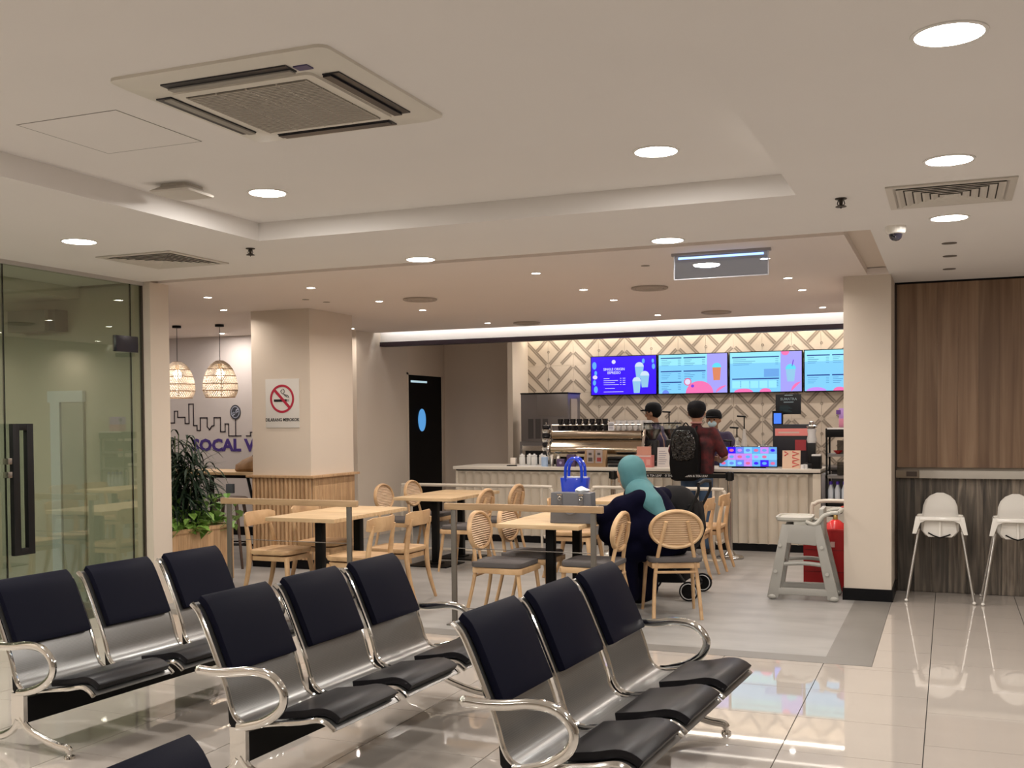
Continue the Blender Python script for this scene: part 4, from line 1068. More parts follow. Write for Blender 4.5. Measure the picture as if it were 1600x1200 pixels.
for s, xx_ in ((-1, -.63), (1, .65)):
    e = MB()
    e.tube(cr([(xx_, .0, .02), (xx_, -.10, .12), (xx_, -.12, .24), (xx_, -.06, .36), (xx_, -.02, .47)], 4), .024, 8)
    e.build('side_frame', CHROME, em)
MB().tube([(-.60, -.06, .53), (.62, -.06, .53)], .007, 6).tube([(-.60, -.06, .53), (-.60, -.06, .455)], .005, 6).tube([(.62, -.06, .53), (.62, -.06, .455)], .005, 6).build('cup_rail', CHROME, em)
def cup(label, m, r, h, grp, cat='cup', nm='coffee_cup', handle=True, inv=False):
    t = thing(nm, label, cat, (0, 0, 0), 0, grp)
    q = [(r * .62, 0), (r * .85, h * .4), (r, h), (r * .93, h), (r * .78, h * .45), (r * .5, h * .08)]
    if inv: q = [(a, h - b) for a, b in q]
    MB().lathe(q, seg=12).build('cup_body', m, t)
    if handle: MB().tube(cr([(r * .8, 0, h * .75), (r * 1.45, 0, h * .65), (r * 1.3, 0, h * .25), (r * .7, 0, h * .3)], 3), r * .11, 5).build('handle', m, t)
    return t
CW = mat('white_china', (.72, .72, .72), .2); CB = mat('black_china', (.012, .012, .015), .25)
def row(proto, pts, lb, grp=None):
    for k, p in enumerate(pts):
        if k == 0: proto.location = p; proto['label'] = lb
        else: dup(proto, p, random.uniform(0, 1) - .5, lb)
zc = ZT + .456
row(cup('', CB, .038, .075, 'black cups on top of the espresso machine'), [(-4.75 + k * .088, 13.30 + (j * .09), zc) for k in range(8) for j in (0, 1)] + [(-4.75 + k * .088, 13.30, zc + .08) for k in range(8)], 'black cup stacked on top of the espresso machine')
row(cup('', CW, .036, .065, 'white cups on top of the espresso machine'), [(-3.96 + k * .078, 13.30 + j * .08, zc + l * .066) for k in range(6) for j in (0, 1) for l in (0, 1)], 'white cup stacked upside down on the espresso machine', )
cd = thing('price_card', 'small white printed card among the cups on the espresso machine', 'card', (-4.04, 13.24, zc))
box('card_body', -.035, .045, -.002, .002, 0, .115, mat('card_white', (.7, .7, .74), .5), cd)
for k in range(4): box('print_line', -.025, .03, -.0028, -.002, .02 + k * .022, .028 + k * .022, mat('print_grey', (.2, .2, .25), .6), cd)
# stack of lids tower
lt = thing('lid_dispenser', 'tower of upturned chrome and black cups beside the espresso machine', 'dispenser', (-4.92, 13.22, ZT))
MB().lathe([(.055, 0), (.055, .012), (.01, .015), (.008, .56), (.012, .57)], seg=16).build('rack', CHROME, lt)
for k in range(4):
    z = .07 + k * .118
    MB().lathe([(.045, z), (.062, z + .02), (.066, z + .05), (.05, z + .06), (.03, z + .065)], seg=16).build('chrome_ring', CHROME, lt)
    MB().lathe([(.04, z + .062), (.056, z + .075), (.056, z + .105), (.04, z + .112)], seg=16).build('black_cup', CB, lt)
# things on the counter, from the left end
nt_ = thing('tray', 'small black tray at the far left of the counter', 'tray', (-5.31, 13.0, ZT)); box('tray_body', -.07, .07, -.05, .05, 0, .012, BLACK, nt_, .002)
nc = thing('tissue_box', 'small white tissue block standing on the black tray', 'box', (-5.30, 13.0, ZT + .013)); box('block', -.035, .035, -.03, .03, 0, .095, mat('warm_white', (.75, .68, .6), .5), nc, .004)
ws = thing('serving_tray', 'long white tray under the glass jars', 'tray', (-5.03, 13.0, ZT)); box('tray_body', -.19, .19, -.08, .08, 0, .014, CW, ws, .003)
jar = thing('condiment_jar', 'white jar with lid on the long white tray', 'jar', (0, 0, 0), 0, 'white jars on the tray')
MB().lathe([(.036, 0), (.04, .01), (.04, .10), (.03, .115)], seg=14).build('jar_body', mat('milky_jar', (.62, .62, .60), .2), jar); MB().lathe([(.035, .113), (.037, .13), (.012, .138), (.012, .15)], seg=14).build('lid', CW, jar)
row(jar, [(-5.17 + k * .085, 12.98 + (k % 2) * .05, ZT + .015) for k in range(4)], 'white jar with lid on the long white tray')
bj = dup(jar, (-4.845, 12.95, ZT), 0, 'pale blue tinted jar at the end of the long white tray')
MB().lathe([(.045, .0), (.045, .12), (.035, .125)], seg=16).build('label_band', mat('pale_blue', (.35, .48, .68), .4), bj)
sg = thing('steel_shaker', 'slim steel shaker beside the pale blue jar', 'shaker', (-4.76, 12.98, ZT), 0); MB().lathe([(.03, 0), (.03, .13), (.02, .15), (.006, .16)], seg=14).build('shaker_body', STEEL, sg)
dup(sg, (-4.69, 13.03, ZT), 0, 'slim steel shaker behind the purple tins')
PU = mat('purple_tin', (.075, .045, .12), .4)
tn = thing('purple_tin', 'short purple tin with pale print on the counter', 'tin', (-4.62, 12.95, ZT), .1, 'purple tins on the counter')
MB().box(-.05, .05, -.035, .035, 0, .10).build('tin_body', PU, tn, bevel=.004); MB().lathe([(.018, 0), (.018, .001)], seg=14).xf(Matrix.Translation((0, -.0355, .05)) @ Matrix.Rotation(PI / 2, 4, 'X')).build('round_print', mat('lilac_print', (.35, .3, .5), .5), tn)
t2 = dup(tn, (-4.49, 12.98, ZT), -.05, 'tall purple tin with pale print beside the short one'); t2.scale = (1.05, 1, 1.55)
# kraft stand with leaflets
ks = thing('leaflet_stand', 'kraft cardboard stand holding two printed packs', 'stand', (-4.16, 12.97, ZT))
KR = mat('kraft_card', (.30, .19, .10), .8)
MB().prism([(-.04, 0), (-.04, .075), (.03, .21), (.05, .21), (.05, 0)], -.15, .14, 'yz').build('stand_body', KR, ks, smooth=False)
for k, x in enumerate((-.06, .055)):
    box('pack', x - .045, x + .045, -.045, -.03, .05, .215, mat('pack_grey', (.33, .28, .26), .6), ks, .002)
    box('pack_label', x - .025, x + .03, -.0465, -.045, .07, .12, mat('pack_red', (.25, .03, .03), .6) if k else mat('pack_dark', (.06, .05, .05), .6), ks); box('pack_label', x - .02, x + .02, -.0465, -.045, .15, .18, mat('pack_dark', (.06, .05, .05), .6), ks)
dt = thing('drip_tray', 'black drip trays stacked between the kraft stand and pink boxes', 'tray', (-3.87, 13.02, ZT)); 
for z in (0, .05, .10): MB().box(-.12, .12, -.08, .08, z, z + .03).build('tray_layer', BLACKM, dt, bevel=.006)
pb = thing('pink_display_box', 'pink and orange promotional box on the counter by the hijab', 'box', (-3.55, 12.98, ZT))
box('box_body', -.14, .13, -.05, .08, 0, .15, mat('coral_card', (.60, .20, .18), .6), pb, .002); box('upper_panel', -.06, .12, -.05, -.03, .155, .26, mat('salmon_card', (.58, .27, .20), .6), pb); box('band', -.13, .12, -.052, -.05, .13, .15, mat('pale_pink', (.7, .5, .45), .6), pb)
for k in range(3): box('print_patch', -.10 + k * .08, -.05 + k * .08, -.0515, -.05, .03, .10, mat('pale_coral', (.65, .32, .28), .6), pb)
mc = thing('menu_card', 'white menu card standing by the customer\'s hand', 'card', (-3.29, 13.0, ZT))
MB().box(-.08, .08, -.004, .004, 0, .25, 0, Matrix.Rotation(-.12, 4, 'X')).build('card_body', mat('menu_white', (.62, .58, .56), .5), mc)
m = MB()
for k in range(7): m.box(-.06, .02 + .01 * (k % 3), -.0055, -.004, .04 + k * .026, .046 + k * .026, 0, Matrix.Rotation(-.12, 4, 'X'))
m.build('print_lines', mat('print_grey', (.2, .2, .25), .6), mc, smooth=False)
mc['label'] = 'white menu card standing by the hand of the customer'
# coffee grinders
def grinder(label, x, y):
    t = thing('coffee_grinder', label, 'grinder', (x, y, ZT), 0, 'black coffee grinders with clear hoppers')
    MB().prism([(-.1, 0), (.1, 0), (.08, .05), (.08, .30), (.05, .33), (-.06, .33), (-.06, .06), (-.1, .03)], -.07, .07, 'yz').build('body', BLACKM, t, bevel=.006)
    MB().lathe([(.05, .335), (.06, .36), (.112, .44), (.118, .54), (.112, .54), (.106, .445), (.05, .36)], seg=24, cap=False).build('hopper', CLEARGLASS, t)
    MB().lathe([(.045, .34), (.055, .365), (.10, .44), (.103, .47), (.01, .475)], seg=20).build('beans', mat('coffee_beans', (.02, .01, .008), .5, bump=1, bscale=90), t)
    MB().lathe([(.122, .538), (.122, .552), (.02, .556)], seg=24).build('lid', BLACK, t)
    MB().tube([(0, -.08, .28), (.0, -.13, .25)], .02, 8).build('spout', CHROME, t)
    return t
grinder('black coffee grinder with dark beans, in front of the barista in profile', -3.52, 13.36)
grinder('black coffee grinder with half-empty hopper, next to the shoulder of the customer', -3.29, 13.46)
# screen standing on the counter
cs = thing('counter_screen', 'low blue display screen with food pictures facing the queue', 'screen', (-2.24, 13.0, ZT))
box('casing', -.36, .34, 0, .03, .01, .26, BLACK, cs, .003); box('foot', -.2, .2, -.02, .06, 0, .012, BLACK, cs)
def E2(n, c, s=1.0): return mat(n, (0, 0, 0), .4, emit=c, es=s * .60)
cols_ = [E2('scr_mid_blue', (.15, .4, .85), 1), E2('scr_deep_blue', (.035, 0, .95), 1.1), E2('scr_sky', (.12, .45, .95), 1), E2('scr_violet', (.62, .28, .95), 1), E2('scr_blue', (.15, .25, .9), 1), E2('scr_pale_cyan', (.22, .62, .98), 1.05)]
rr = random.Random(3)
for i in range(7):
    for j in range(3):
        a = -.35 + i * .098; c_ = .02 + j * .078
        box('picture', a, a + .097, -.003, 0, c_, c_ + .077, cols_[(i * 5 + j * 3 + (i * j) % 4) % 6], cs)
        q = MB().prism([(a + .048 + .028 * math.cos(k * PI / 5) * 1.0, c_ + .038 + .018 * math.sin(k * PI / 5)) for k in range(10)], -.0045, -.003).build('food_picture', cols_[(i + j * 2 + 3) % 6] if (i + j) % 3 else E2('scr_red_pink', (.8, .15, .35), 1), cs, smooth=False)
cw_ = MB()
# cake domes
def dome(label, x, y, r, zb):
    t = thing('cake_dome', label, 'cake stand', (x, y, zb), 0, 'glass cake domes')
    MB().lathe([(.06, 0), (.05, .01), (.02, .03), (.02, .09), (r, .10), (r, .112)], seg=24).build('stand', CW, t)
    MB().lathe([(r * .95, .114), (r * .95, .16), (r * .8, .22), (r * .5, .26), (.015, .275), (.015, .30), (.022, .315), (.004, .325)], seg=28, cap=False).build('glass_dome', CLEARGLASS, t)
    for k in range(6):
        a = k * PI / 3; MB().ball((r * .5 * math.cos(a), r * .5 * math.sin(a), .14), .035, 8, 6, (1, 1, .8)).build('pastry', mat('pastry_brown', (.32, .17, .07), .7) if k % 2 else mat('pastry_pink', (.45, .15, .2), .6), t)
dome('large glass cake dome with pastries behind the low blue screen', -2.12, 13.38, .17, ZT + .0)
dome('smaller glass cake dome with pastries beside the barista wearing a mask', -2.42, 13.30, .12, ZT)
# syrup pumps
def pump(label, x, y, hh):
    t = thing('syrup_bottle', label, 'bottle', (x, y, ZT), 0, 'syrup bottles with black pumps')
    MB().lathe([(.04, 0), (.04, .18 * hh), (.02, .26 * hh), (.018, .30 * hh)], seg=14).build('bottle_body', mat('pale_syrup', (.6, .58, .55), .15), t)
    MB().tube([(0, 0, .30 * hh), (0, 0, .40 * hh)], .008, 6).tube([(.02, 0, .40 * hh), (-.09, 0, .405 * hh)], .011, 6).build('pump', BLACK, t)
    return t
pump('syrup bottle with black pump by the cake domes, the taller one', -2.40, 13.62, 1.55); pump('syrup bottle with black pump by the cake domes, the middle one', -2.47, 13.5, 1.2)
pump('syrup bottle with black pump by the cake domes, the shortest one', -2.52, 13.34, .8); pump('syrup bottle with black pump between the barista in profile and the customer', -3.40, 13.75, 1.72)
# till station
tl = thing('till_station', 'black till terminal with pink printed strip and red card', 'till', (-1.80, 13.5, ZT))
box('back_box', -.22, .20, -.05, .15, 0, .52, mat('till_black', (.01, .009, .016), .4), tl, .004)
box('pink_strip', -.19, .20, -.062, -.05, .38, .47, mat('pink_strip', (.85, .28, .26), .5), tl); box('strip_text', -.15, .10, -.0635, -.062, .41, .43, mat('pale_pink', (.7, .5, .45), .6), tl)
box('red_card', .05, .18, -.07, -.052, .20, .33, mat('red_card', (.35, .03, .04), .5), tl); box('small_screen', -.21, -.12, -.03, -.025, .53, .66, mat('small_blue', (0, 0, 0), .4, emit=(.05, .18, .9), es=.8), tl)
box('screen_casing', -.23, -.10, -.024, .0, .50, .69, BLACK, tl, .002)
bs = thing('menu_board', 'small black poster board with white lettering below the menu screens', 'poster', (-1.85, 13.62, 1.76))
box('board', -.16, .15, -.006, .006, -.13, .12, mat('board_navy', (.004, .008, .014), .4), bs, .002)
for z, s_t in ((.075, 'DARK AND'), (.035, 'SUMATRA'), (0.0, 'FROM RM 14')): pass
text('lettering', 'SUMATRA', .045, mat('board_text', (.3, .42, .48), .5), bs, (0, -.007, .045), ext=.0004, align='CENTER', bold=.0006)
for z, w_ in ((.10, .05), (.015, .06)): box('print_line', -w_, w_, -.0068, -.006, z, z + .012, MATS['board_text'], bs)
m = MB()
for k in range(6): m.box(-.11, .0 + .02 * (k % 3), -.0066, -.006, -.03 - k * .014, -.026 - k * .014)
m.build('print_lines', mat('board_teal', (.03, .10, .12), .5), bs, smooth=False)
MB().tube([(-.1, .01, -.13), (-.1, .01, -.255)], .005, 6).build('support', BLACK, bs)
pc = thing('price_stand', 'cream and red promotional card stand at the counter end', 'card', (-1.735, 12.98, ZT), .0)
MB().box(-.105, .105, -.004, .004, 0, .215, 0, Matrix.Rotation(-.1, 4, 'X')).build('card_body', mat('cream_card', (.72, .52, .38), .5), pc)
m = MB()
for a, b_, c, d in ((-.09, -.04, .15, .20), (.0, .085, .15, .20), (.0, .09, .085, .13), (.0, .09, .02, .07)): m.tube([(a + .01, -.012 - .1 * c * -1 * 0, c), (b_, -.012, (c + d) / 2), (a + .01, -.012, d)], .007, 4)
m.xf(Matrix.Translation((0, .008, 0)) @ Matrix.Rotation(-.1, 4, 'X')); m.build('red_print', mat('print_red', (.6, .05, .05), .5), pc)
cm = thing('card_machine', 'black and white countertop blender machine at the counter end', 'machine', (-1.52, 13.15, ZT)); cm['label'] = 'white and black upright dispenser machine at the counter end'
box('base', -.08, .08, -.08, .1, 0, .06, BLACKM, cm, .005); MB().box(-.045, .045, -.02, .09, .06, .30).build('column', BLACKM, cm, bevel=.006)
MB().lathe([(.05, .30), (.06, .34), (.045, .40), (.055, .46), (.03, .48)], (0, .02, 0), 16).build('jug', mat('jug_white', (.66, .66, .66), .3), cm); MB().lathe([(.06, .48), (.065, .50), (.03, .52), (.03, .55), (.01, .56)], (0, .02, 0), 16).build('lid', STEEL, cm)
wb = thing('printer', 'black and white receipt printer at the counter end', 'printer', (-1.44, 12.98, ZT)); box('body', -.055, .05, -.07, .07, 0, .15, BLACK, wb, .005); box('top', -.055, .05, -.07, .07, .15, .17, CW, wb, .004)
wc_ = thing('paper_cup', 'little white paper cup upside down beside the card stand', 'cup', (0, 0, 0), 0, 'little paper cups at the counter end'); MB().lathe([(.025, 0), (.02, .05), (.004, .052)], seg=12).build('cup_body', CW, wc_)
row(wc_, [(-1.60, 12.93, ZT), (-1.565, 12.97, ZT), (-1.585, 13.03, ZT)], 'little white paper cup upside down beside the card stand')
# chiller shelf
cr_ = thing('display_rack', 'black open display rack with glass shelves next to the pier', 'shelf', (-1.06, 12.95, 0))
fb = MB()
for x in (-.26, .18):
    for y in (-.17, .17): fb.box(x, x + .02, y - .01, y + .01, .52, 1.42)
fb.build('frame', BLACK, cr_, smooth=False); box('lower_cabinet', -.265, .21, -.19, .19, .0, .52, mat('cabinet_cream', (.5, .47, .42), .5), cr_, .003)
box('ledge', -.275, .21, -.21, .19, .52, .56, mat('ledge_white', (.66, .63, .58), .4), cr_, .003); box('base_tray', -.26, .2, -.18, .18, .56, .62, BLACK, cr_)
for z in (.885, 1.135): box('shelf', -.26, .2, -.18, .18, z, z + .03, mat('shelf_steel', (.22, .21, .2), .35, metal=.6), cr_)
box('top_box', -.26, .2, -.20, .19, 1.36, 1.46, BLACK, cr_, .003); box('top_strip', -.24, .2, -.203, -.20, 1.45, 1.47, CW, cr_)
for z in (.95, 1.2):
    MB().box(-.14, .19, -.10, .14, z - .03, z + .12).build('glass_box', SMOKE, cr_, smooth=False)
wbm = thing('water_bottle', 'small clear water bottle with purple cap on the rack', 'bottle', (0, 0, 0), 0, 'water bottles on the display rack')
MB().lathe([(.03, 0), (.032, .02), (.032, .13), (.014, .18), (.014, .195)], seg=14).build('bottle_body', mat('bottle_clear', (.55, .6, .66), .12), wbm); MB().lathe([(.017, .19), (.017, .225), (.004, .226)], seg=12).build('cap', mat('purple_cap', (.07, .03, .35), .4), wbm)
row(wbm, [(-1.27 + k * .075, 12.83 + j * .09, .621) for k in range(5) for j in (0, 1)], 'small clear water bottle with purple cap on the rack')
rb = thing('red_bowl', 'small red bowl on the upper shelf of the rack', 'bowl', (-1.19, 12.85, 1.166)); MB().lathe([(.02, 0), (.05, .03), (.052, .04), (.045, .04), (.015, .01)], seg=16).build('bowl_body', REDM, rb)
pk = thing('pink_carton', 'pink and lilac cartons stacked on top of the rack', 'box', (-1.08, 12.9, 1.472))
box('carton', -.10, .1, -.06, .08, 0, .10, mat('carton_pink', (.62, .24, .36), .5), pk, .002); box('carton', -.10, .1, -.05, .08, .101, .22, mat('carton_lilac', (.42, .26, .62), .5), pk, .002); box('flap', -.13, -.08, -.052, -.045, .15, .20, mat('carton_purple', (.12, .04, .25), .5), pk)

# ================================================================== RED BIN, EXTINGUISHERS, HIGH CHAIRS
rc = thing('extinguisher_cabinet', 'red open-topped metal fire extinguisher cabinet behind the pier', 'cabinet', (-1.05, 10.55, 0))
MB().box(-.20, .185, -.40, -.39, .0, .56).box(-.20, .185, .30, .31, 0, .56).box(-.20, -.19, -.39, .30, 0, .56).box(.175, .185, -.39, .30, 0, .56).box(-.19, .175, -.39, .30, 0, .02).build('cabinet_body', REDM, rc, smooth=False)
for z in (.17, .37): box('seam', -.19, .18, -.4015, -.40, z, z + .004, mat('dark_red', (.12, .003, .004), .5), rc)
MB().box(-.205, .19, -.405, -.385, .55, .565).box(-.205, -.185, -.385, .315, .55, .565).build('rim', mat('red_rim', (.42, .02, .02), .4), rc, smooth=False)
box('sticker', .04, .08, -.4025, -.40, .40, .45, mat('sticker_pink', (.6, .4, .38), .6), rc)
fe = thing('fire_extinguisher', 'red fire extinguisher with hose standing in the red cabinet', 'fire extinguisher', (-.98, 10.32, .02))
MB().lathe([(.085, 0), (.095, .02), (.095, .52), (.08, .58), (.045, .61), (.03, .62)], seg=24).build('cylinder', mat('extinguisher_red', (.62, .03, .03), .25), fe)
MB().lathe([(.022, .61), (.022, .66), (.012, .68)], seg=14).build('valve', mat('brass', (.5, .33, .12), .3, 1), fe)
MB().tube([(-.07, 0, .675), (0, 0, .66), (.06, 0, .69)], .010, 6).tube([(-.09, 0, .655), (0, 0, .65)], .008, 6).build('handle', BLACKM, fe)
MB().tube(cr([(0, 0, .66), (.03, 0, .72), (.10, 0, .745), (.17, -.02, .72)], 4), .008, 6).build('hose', mat('hose_red', (.5, .05, .03), .4), fe)
rl = thing('guard_rail', 'short cream tube rail behind the red cabinet', 'rail', (-1.05, 10.98, 0))
MB().tube(cr([(-.22, 0, .0), (-.22, 0, .65), (-.19, 0, .73), (-.10, 0, .76), (.17, 0, .76)], 4), .02, 8).build('rail_tube', WR, rl)

hc = thing('restaurant_high_chair', 'grey plastic high chair with wide tray and A-shaped legs', 'high chair', (-1.18, 9.72, 0), .03)
def tbar(mb, a, b_, w0, w1, d, y):
    a = Vector((a[0], y, a[1])); b_ = Vector((b_[0], y, b_[1])); dd = (b_ - a).normalized(); n = Vector((dd.z, 0, -dd.x))
    vs = []
    for yy_ in (y - d / 2, y + d / 2):
        vs.append([mb.bm.verts.new(Vector((q.x, yy_, q.z))) for q in (a - n * w0, a + n * w0, b_ + n * w1, b_ - n * w1)])
    mb.skin(vs)
for y in (-.19, .19):
    s = MB(); tbar(s, (-.26, 0.02), (-.145, .66), .05, .035, .045, y); tbar(s, (.25, 0.02), (.115, .66), .05, .035, .045, y)
    s.box(-.26, .25, y - .022, y + .022, .045, .105)
    s.build('side_frame', GREYPL, hc, bevel=.012)
    MB().ball((-.265, y, .028), .045, 14, 8, (1, .7, .62)).build('foot', mat('foot_pad_grey', (.46, .45, .41), .5), hc); MB().ball((.255, y, .028), .045, 14, 8, (1, .7, .62)).build('foot', MATS['foot_pad_grey'], hc)
    if y < 0:
        for px_, pz_ in ((-.195, .48), (.155, .47), (-.235, .25), (.20, .24)):
            MB().lathe([(.015, 0), (.015, .008)], seg=12).xf(Matrix.Translation((px_, y - .03, pz_)) @ Matrix.Rotation(PI / 2, 4, 'X')).build('screw_cover', MATS['foot_pad_grey'], hc)
MB().tube([(-.20, -.19, .30), (-.20, .19, .30)], .02, 8).tube([(.19, -.19, .30), (.19, .19, .30)], .02, 8).tube(cr([(-.20, -.19, .31), (0, -.19, .325), (.19, -.19, .31)], 4), .018, 8).tube(cr([(-.20, .19, .31), (0, .19, .325), (.19, .19, .31)], 4), .018, 8).build('cross_bar', GREYPL, hc)
MB().prism([(-.15, .50), (.11, .48), (.13, .55), (.15, .66), (-.16, .66)], -.21, .21, 'xz').build('seat_shell', GREYPL, hc, bevel=.012)
GP2 = mat('light_grey_plastic', (.46, .45, .40), .4)
rg_ = MB(); rr_ = []
for q, z in ((.93, .685), (1.0, .70), (1.0, .722), (.90, .722), (.86, .708)):
    rr_.append([rg_.bm.verts.new((u * q - .085, v * q, z)) for u, v in rrect(.155, .215, .09)])
rg_.skin(rr_); rg_.build('tray', GP2, hc)
MB().box(-.08, .03, -.20, -.16, .655, .69).build('tray_clip', GP2, hc, bevel=.004)
bk = MB()
for y in (-.20, .20): bk.tube(cr([(.02, y, .69), (.09, y, .665), (.13, y, .69), (.17, y, .74), (.23, y, .765), (.29, y, .77)], 4), .017, 8)
bk.tube(cr([(.29, -.20, .77), (.31, 0, .78), (.29, .20, .77)], 4), .017, 8); bk.build('arm_rail', GP2, hc)
MB().box(.13, .17, -.17, .17, .50, .80, 0, Matrix.Rotation(.0, 4, 'Y')).build('backrest', GREYPL, hc, bevel=.012)

def ant(label, x, y, rz=0):
    t = thing('white_high_chair', label, 'high chair', (x, y, 0), rz, 'white plastic high chairs on steel legs')
    for sx_, sy_ in ((-1, -1), (1, -1), (-1, 1), (1, 1)):
        MB().tube([(sx_ * .185, sy_ * .13 - .02, .60), (sx_ * .285, sy_ * .25, 0.01)], .0125, 10).build('leg', mat('silver_leg', (.55, .53, .5), .3, metal=.9), t)
        MB().ball((sx_ * .286, sy_ * .253, .014), .017, 10, 6, (1, 1, .8)).build('foot', WHITEP, t)
    # shell: back dome + bucket
    s = MB(); rows = []
    for i, (z, w, yb, yf) in enumerate([(.555, .13, .06, -.12), (.60, .165, .10, -.15), (.66, .165, .12, -.15), (.70, .165, .13, -.11), (.75, .155, .145, .02), (.80, .15, .155, .09), (.85, .13, .165, .12), (.89, .09, .17, .145), (.915, .03, .172, .16)]):
        row_ = []
        for k in range(18):
            a = 2 * PI * k / 18; c_, s__ = math.cos(a), math.sin(a)
            yy_ = (yb + yf) / 2 + (yb - yf) / 2 * s__; row_.append(s.bm.verts.new((w * (abs(c_) ** .8) * (1 if c_ > 0 else -1), yy_, z)))
        rows.append(row_)
    s.skin(rows); s.build('seat_shell', WHITEP, t)
    m = MB(); rg = []
    for q, z in ((.92, .70), (1.0, .705), (1.0, .725), (.95, .735), (.93, .722)):
        rg.append([m.bm.verts.new((u * q, v * q - .09, z)) for u, v in rrect(.205, .15, .05)])
    m.skin(rg); m.build('tray', WHITEP, t)
    m = MB()
    for sx_ in (-1, 1): m.prism([(sx_ * .19, .735), (sx_ * .205, .735), (sx_ * .235, .585), (sx_ * .20, .585), (sx_ * .165, .68), (sx_ * .12, .70), (sx_ * .12, .72)], -.235, -.20, 'xz')
    m.build('tray_bracket', WHITEP, t, bevel=.004)
    m = MB().prism([(-.13, .70), (-.145, .60), (-.10, .555), (.10, .555), (.145, .60), (.13, .70)], -.165, -.15, 'xz'); m.build('front_panel', WHITEP, t, bevel=.004)
    MB().box(-.009, .009, -.185, -.165, .56, .70).build('crotch_post', WHITEP, t, bevel=.002)
    MB().tube([(-.10, -.17, .59), (-.05, -.175, .565), (-.0, -.175, .55), (.05, -.175, .565), (.09, -.17, .58)], .006, 5).build('strap', BLACK, t)
    t.scale = (.94, 1, 1)
    return t
ant('white plastic high chair on four steel legs, standing nearer the pier', -.075, 10.02)
a2 = ant('white plastic high chair on four steel legs, cut by the picture edge', .53, 10.00)
a2['label'] = 'white plastic high chair on four steel legs, half outside the photo'

# ================================================================== HANDBAGS
gb = thing('grey_handbag', 'structured grey handbag with two silver buckles on the table', 'handbag', (-2.80, 8.13, .763), .02)
GL = mat('grey_leather', (.115, .115, .125), .42)
MB().prism([(-.175, 0), (.175, 0), (.165, .245), (-.165, .245)], -.07, .07, 'xz').build('bag_body', GL, gb, bevel=.006)
for x in (-.09, .09):
    MB().box(x - .018, x + .018, -.078, -.068, .15, .235).build('strap_tab', GL, gb, bevel=.002)
    MB().tube([(x + .012 * math.cos(a), -.082, .20 + .014 * math.sin(a)) for a in [k * PI / 5 for k in range(10)]], .004, 5, True).build('buckle', CHROME, gb)
    MB().box(x - .02, x + .02, -.082, -.076, .225, .234).build('buckle', CHROME, gb)
MB().tube(cr([(-.06, -.078, .14), (-.055, -.085, .10), (0, -.088, .075), (.055, -.085, .10), (.06, -.078, .14)], 4), .006, 6).build('front_handle', GL, gb)
bb = thing('blue_tote_bag', 'bright blue patent tote bag with tall upright handles behind the grey handbag', 'handbag', (-2.86, 8.36, .763), .0)
BL = mat('blue_patent', (.010, .045, .50), .18, coat=.5)
MB().prism([(-.075, 0), (.075, 0), (.115, .35), (-.115, .35)], -.05, .05, 'xz').build('bag_body', BL, bb, bevel=.006)
MB().box(-.10, .10, -.035, .035, .35, .358).build('bag_lining', mat('lining_white', (.6, .62, .7), .5), bb)
for y in (-.045, .045):
    MB().tube(cr([(-.07, y, .32), (-.07, y, .41), (-.06, y, .46), (-.03, y, .50), (0, y, .51), (.03, y, .50), (.06, y, .46), (.07, y, .41), (.07, y, .32)], 3), .013, 8).build('handle', BL, bb)
tp = thing('tissue', 'crumpled white tissue on top of the grey handbag', 'tissue', (-2.74, 8.16, 1.012), 0)
m = MB(); rg = []
for z, r in ((0, .05), (.012, .06), (.028, .035), (.04, .01)): rg.append([m.bm.verts.new((r * math.cos(a) * (1 + .3 * math.sin(3 * a + z * 90)), r * .6 * math.sin(a), z + .004 * math.sin(5 * a))) for a in [k * PI / 8 for k in range(16)]])
m.skin(rg); m.build('tissue_body', mat('tissue_white', (.7, .72, .75), .7), tp)

# ================================================================== PEOPLE
def body(name, caps, m, parent, vox=.012, smooth=3, balls=()):
    """one closed surface grown around tapered limbs (p0, p1, r0, r1[, flatten]) and ellipsoids (c, r, (sx,sy,sz))"""
    mb = MB()
    for c in caps:
        p0, p1, r0, r1 = Vector(c[0]), Vector(c[1]), c[2], c[3]
        n = max(2, int((p1 - p0).length / (min(r0, r1) * .8)) + 1)
        d = (p1 - p0).normalized(); a = Vector((0, 0, 1)) if abs(d.z) < .9 else Vector((1, 0, 0)); u = (a - d * a.dot(d)).normalized(); v = d.cross(u)
        rings = []
        for k in range(1, 4): q = PI / 2 * (1 - k / 3.2); rings.append(mb.ring(p0 - d * r0 * math.sin(q), u, v, r0 * math.cos(q), r0 * math.cos(q), 14))
        rings.append(mb.ring(p0, u, v, r0, r0, 14)); rings.append(mb.ring(p1, u, v, r1, r1, 14))
        for k in range(3, 0, -1): q = PI / 2 * (1 - k / 3.2); rings.append(mb.ring(p1 + d * r1 * math.sin(q), u, v, r1 * math.cos(q), r1 * math.cos(q), 14))
        mb.skin(rings)
    for c, r, sc in balls: mb.ball(c, r, 20, 14, sc)
    o = mb.build(name, m, None)
    md = o.modifiers.new('r', 'REMESH'); md.mode = 'VOXEL'; md.voxel_size = vox
    ms = o.modifiers.new('s', 'SMOOTH'); ms.factor = .5; ms.iterations = smooth
    dg = bpy.context.evaluated_depsgraph_get(); me = bpy.data.meshes.new_from_object(o.evaluated_get(dg)); me.name = name
    old = o.data; bpy.data.objects.remove(o); bpy.data.meshes.remove(old)
    me.polygons.foreach_set('use_smooth', [True] * len(me.polygons))
    if not me.materials: me.materials.append(m)
    o = bpy.data.objects.new(name, me); COL.objects.link(o); o.parent = parent
    return o
SKIN = mat('skin', (.36, .19, .115), .5); SKIN2 = mat('skin_light', (.48, .28, .18), .5)
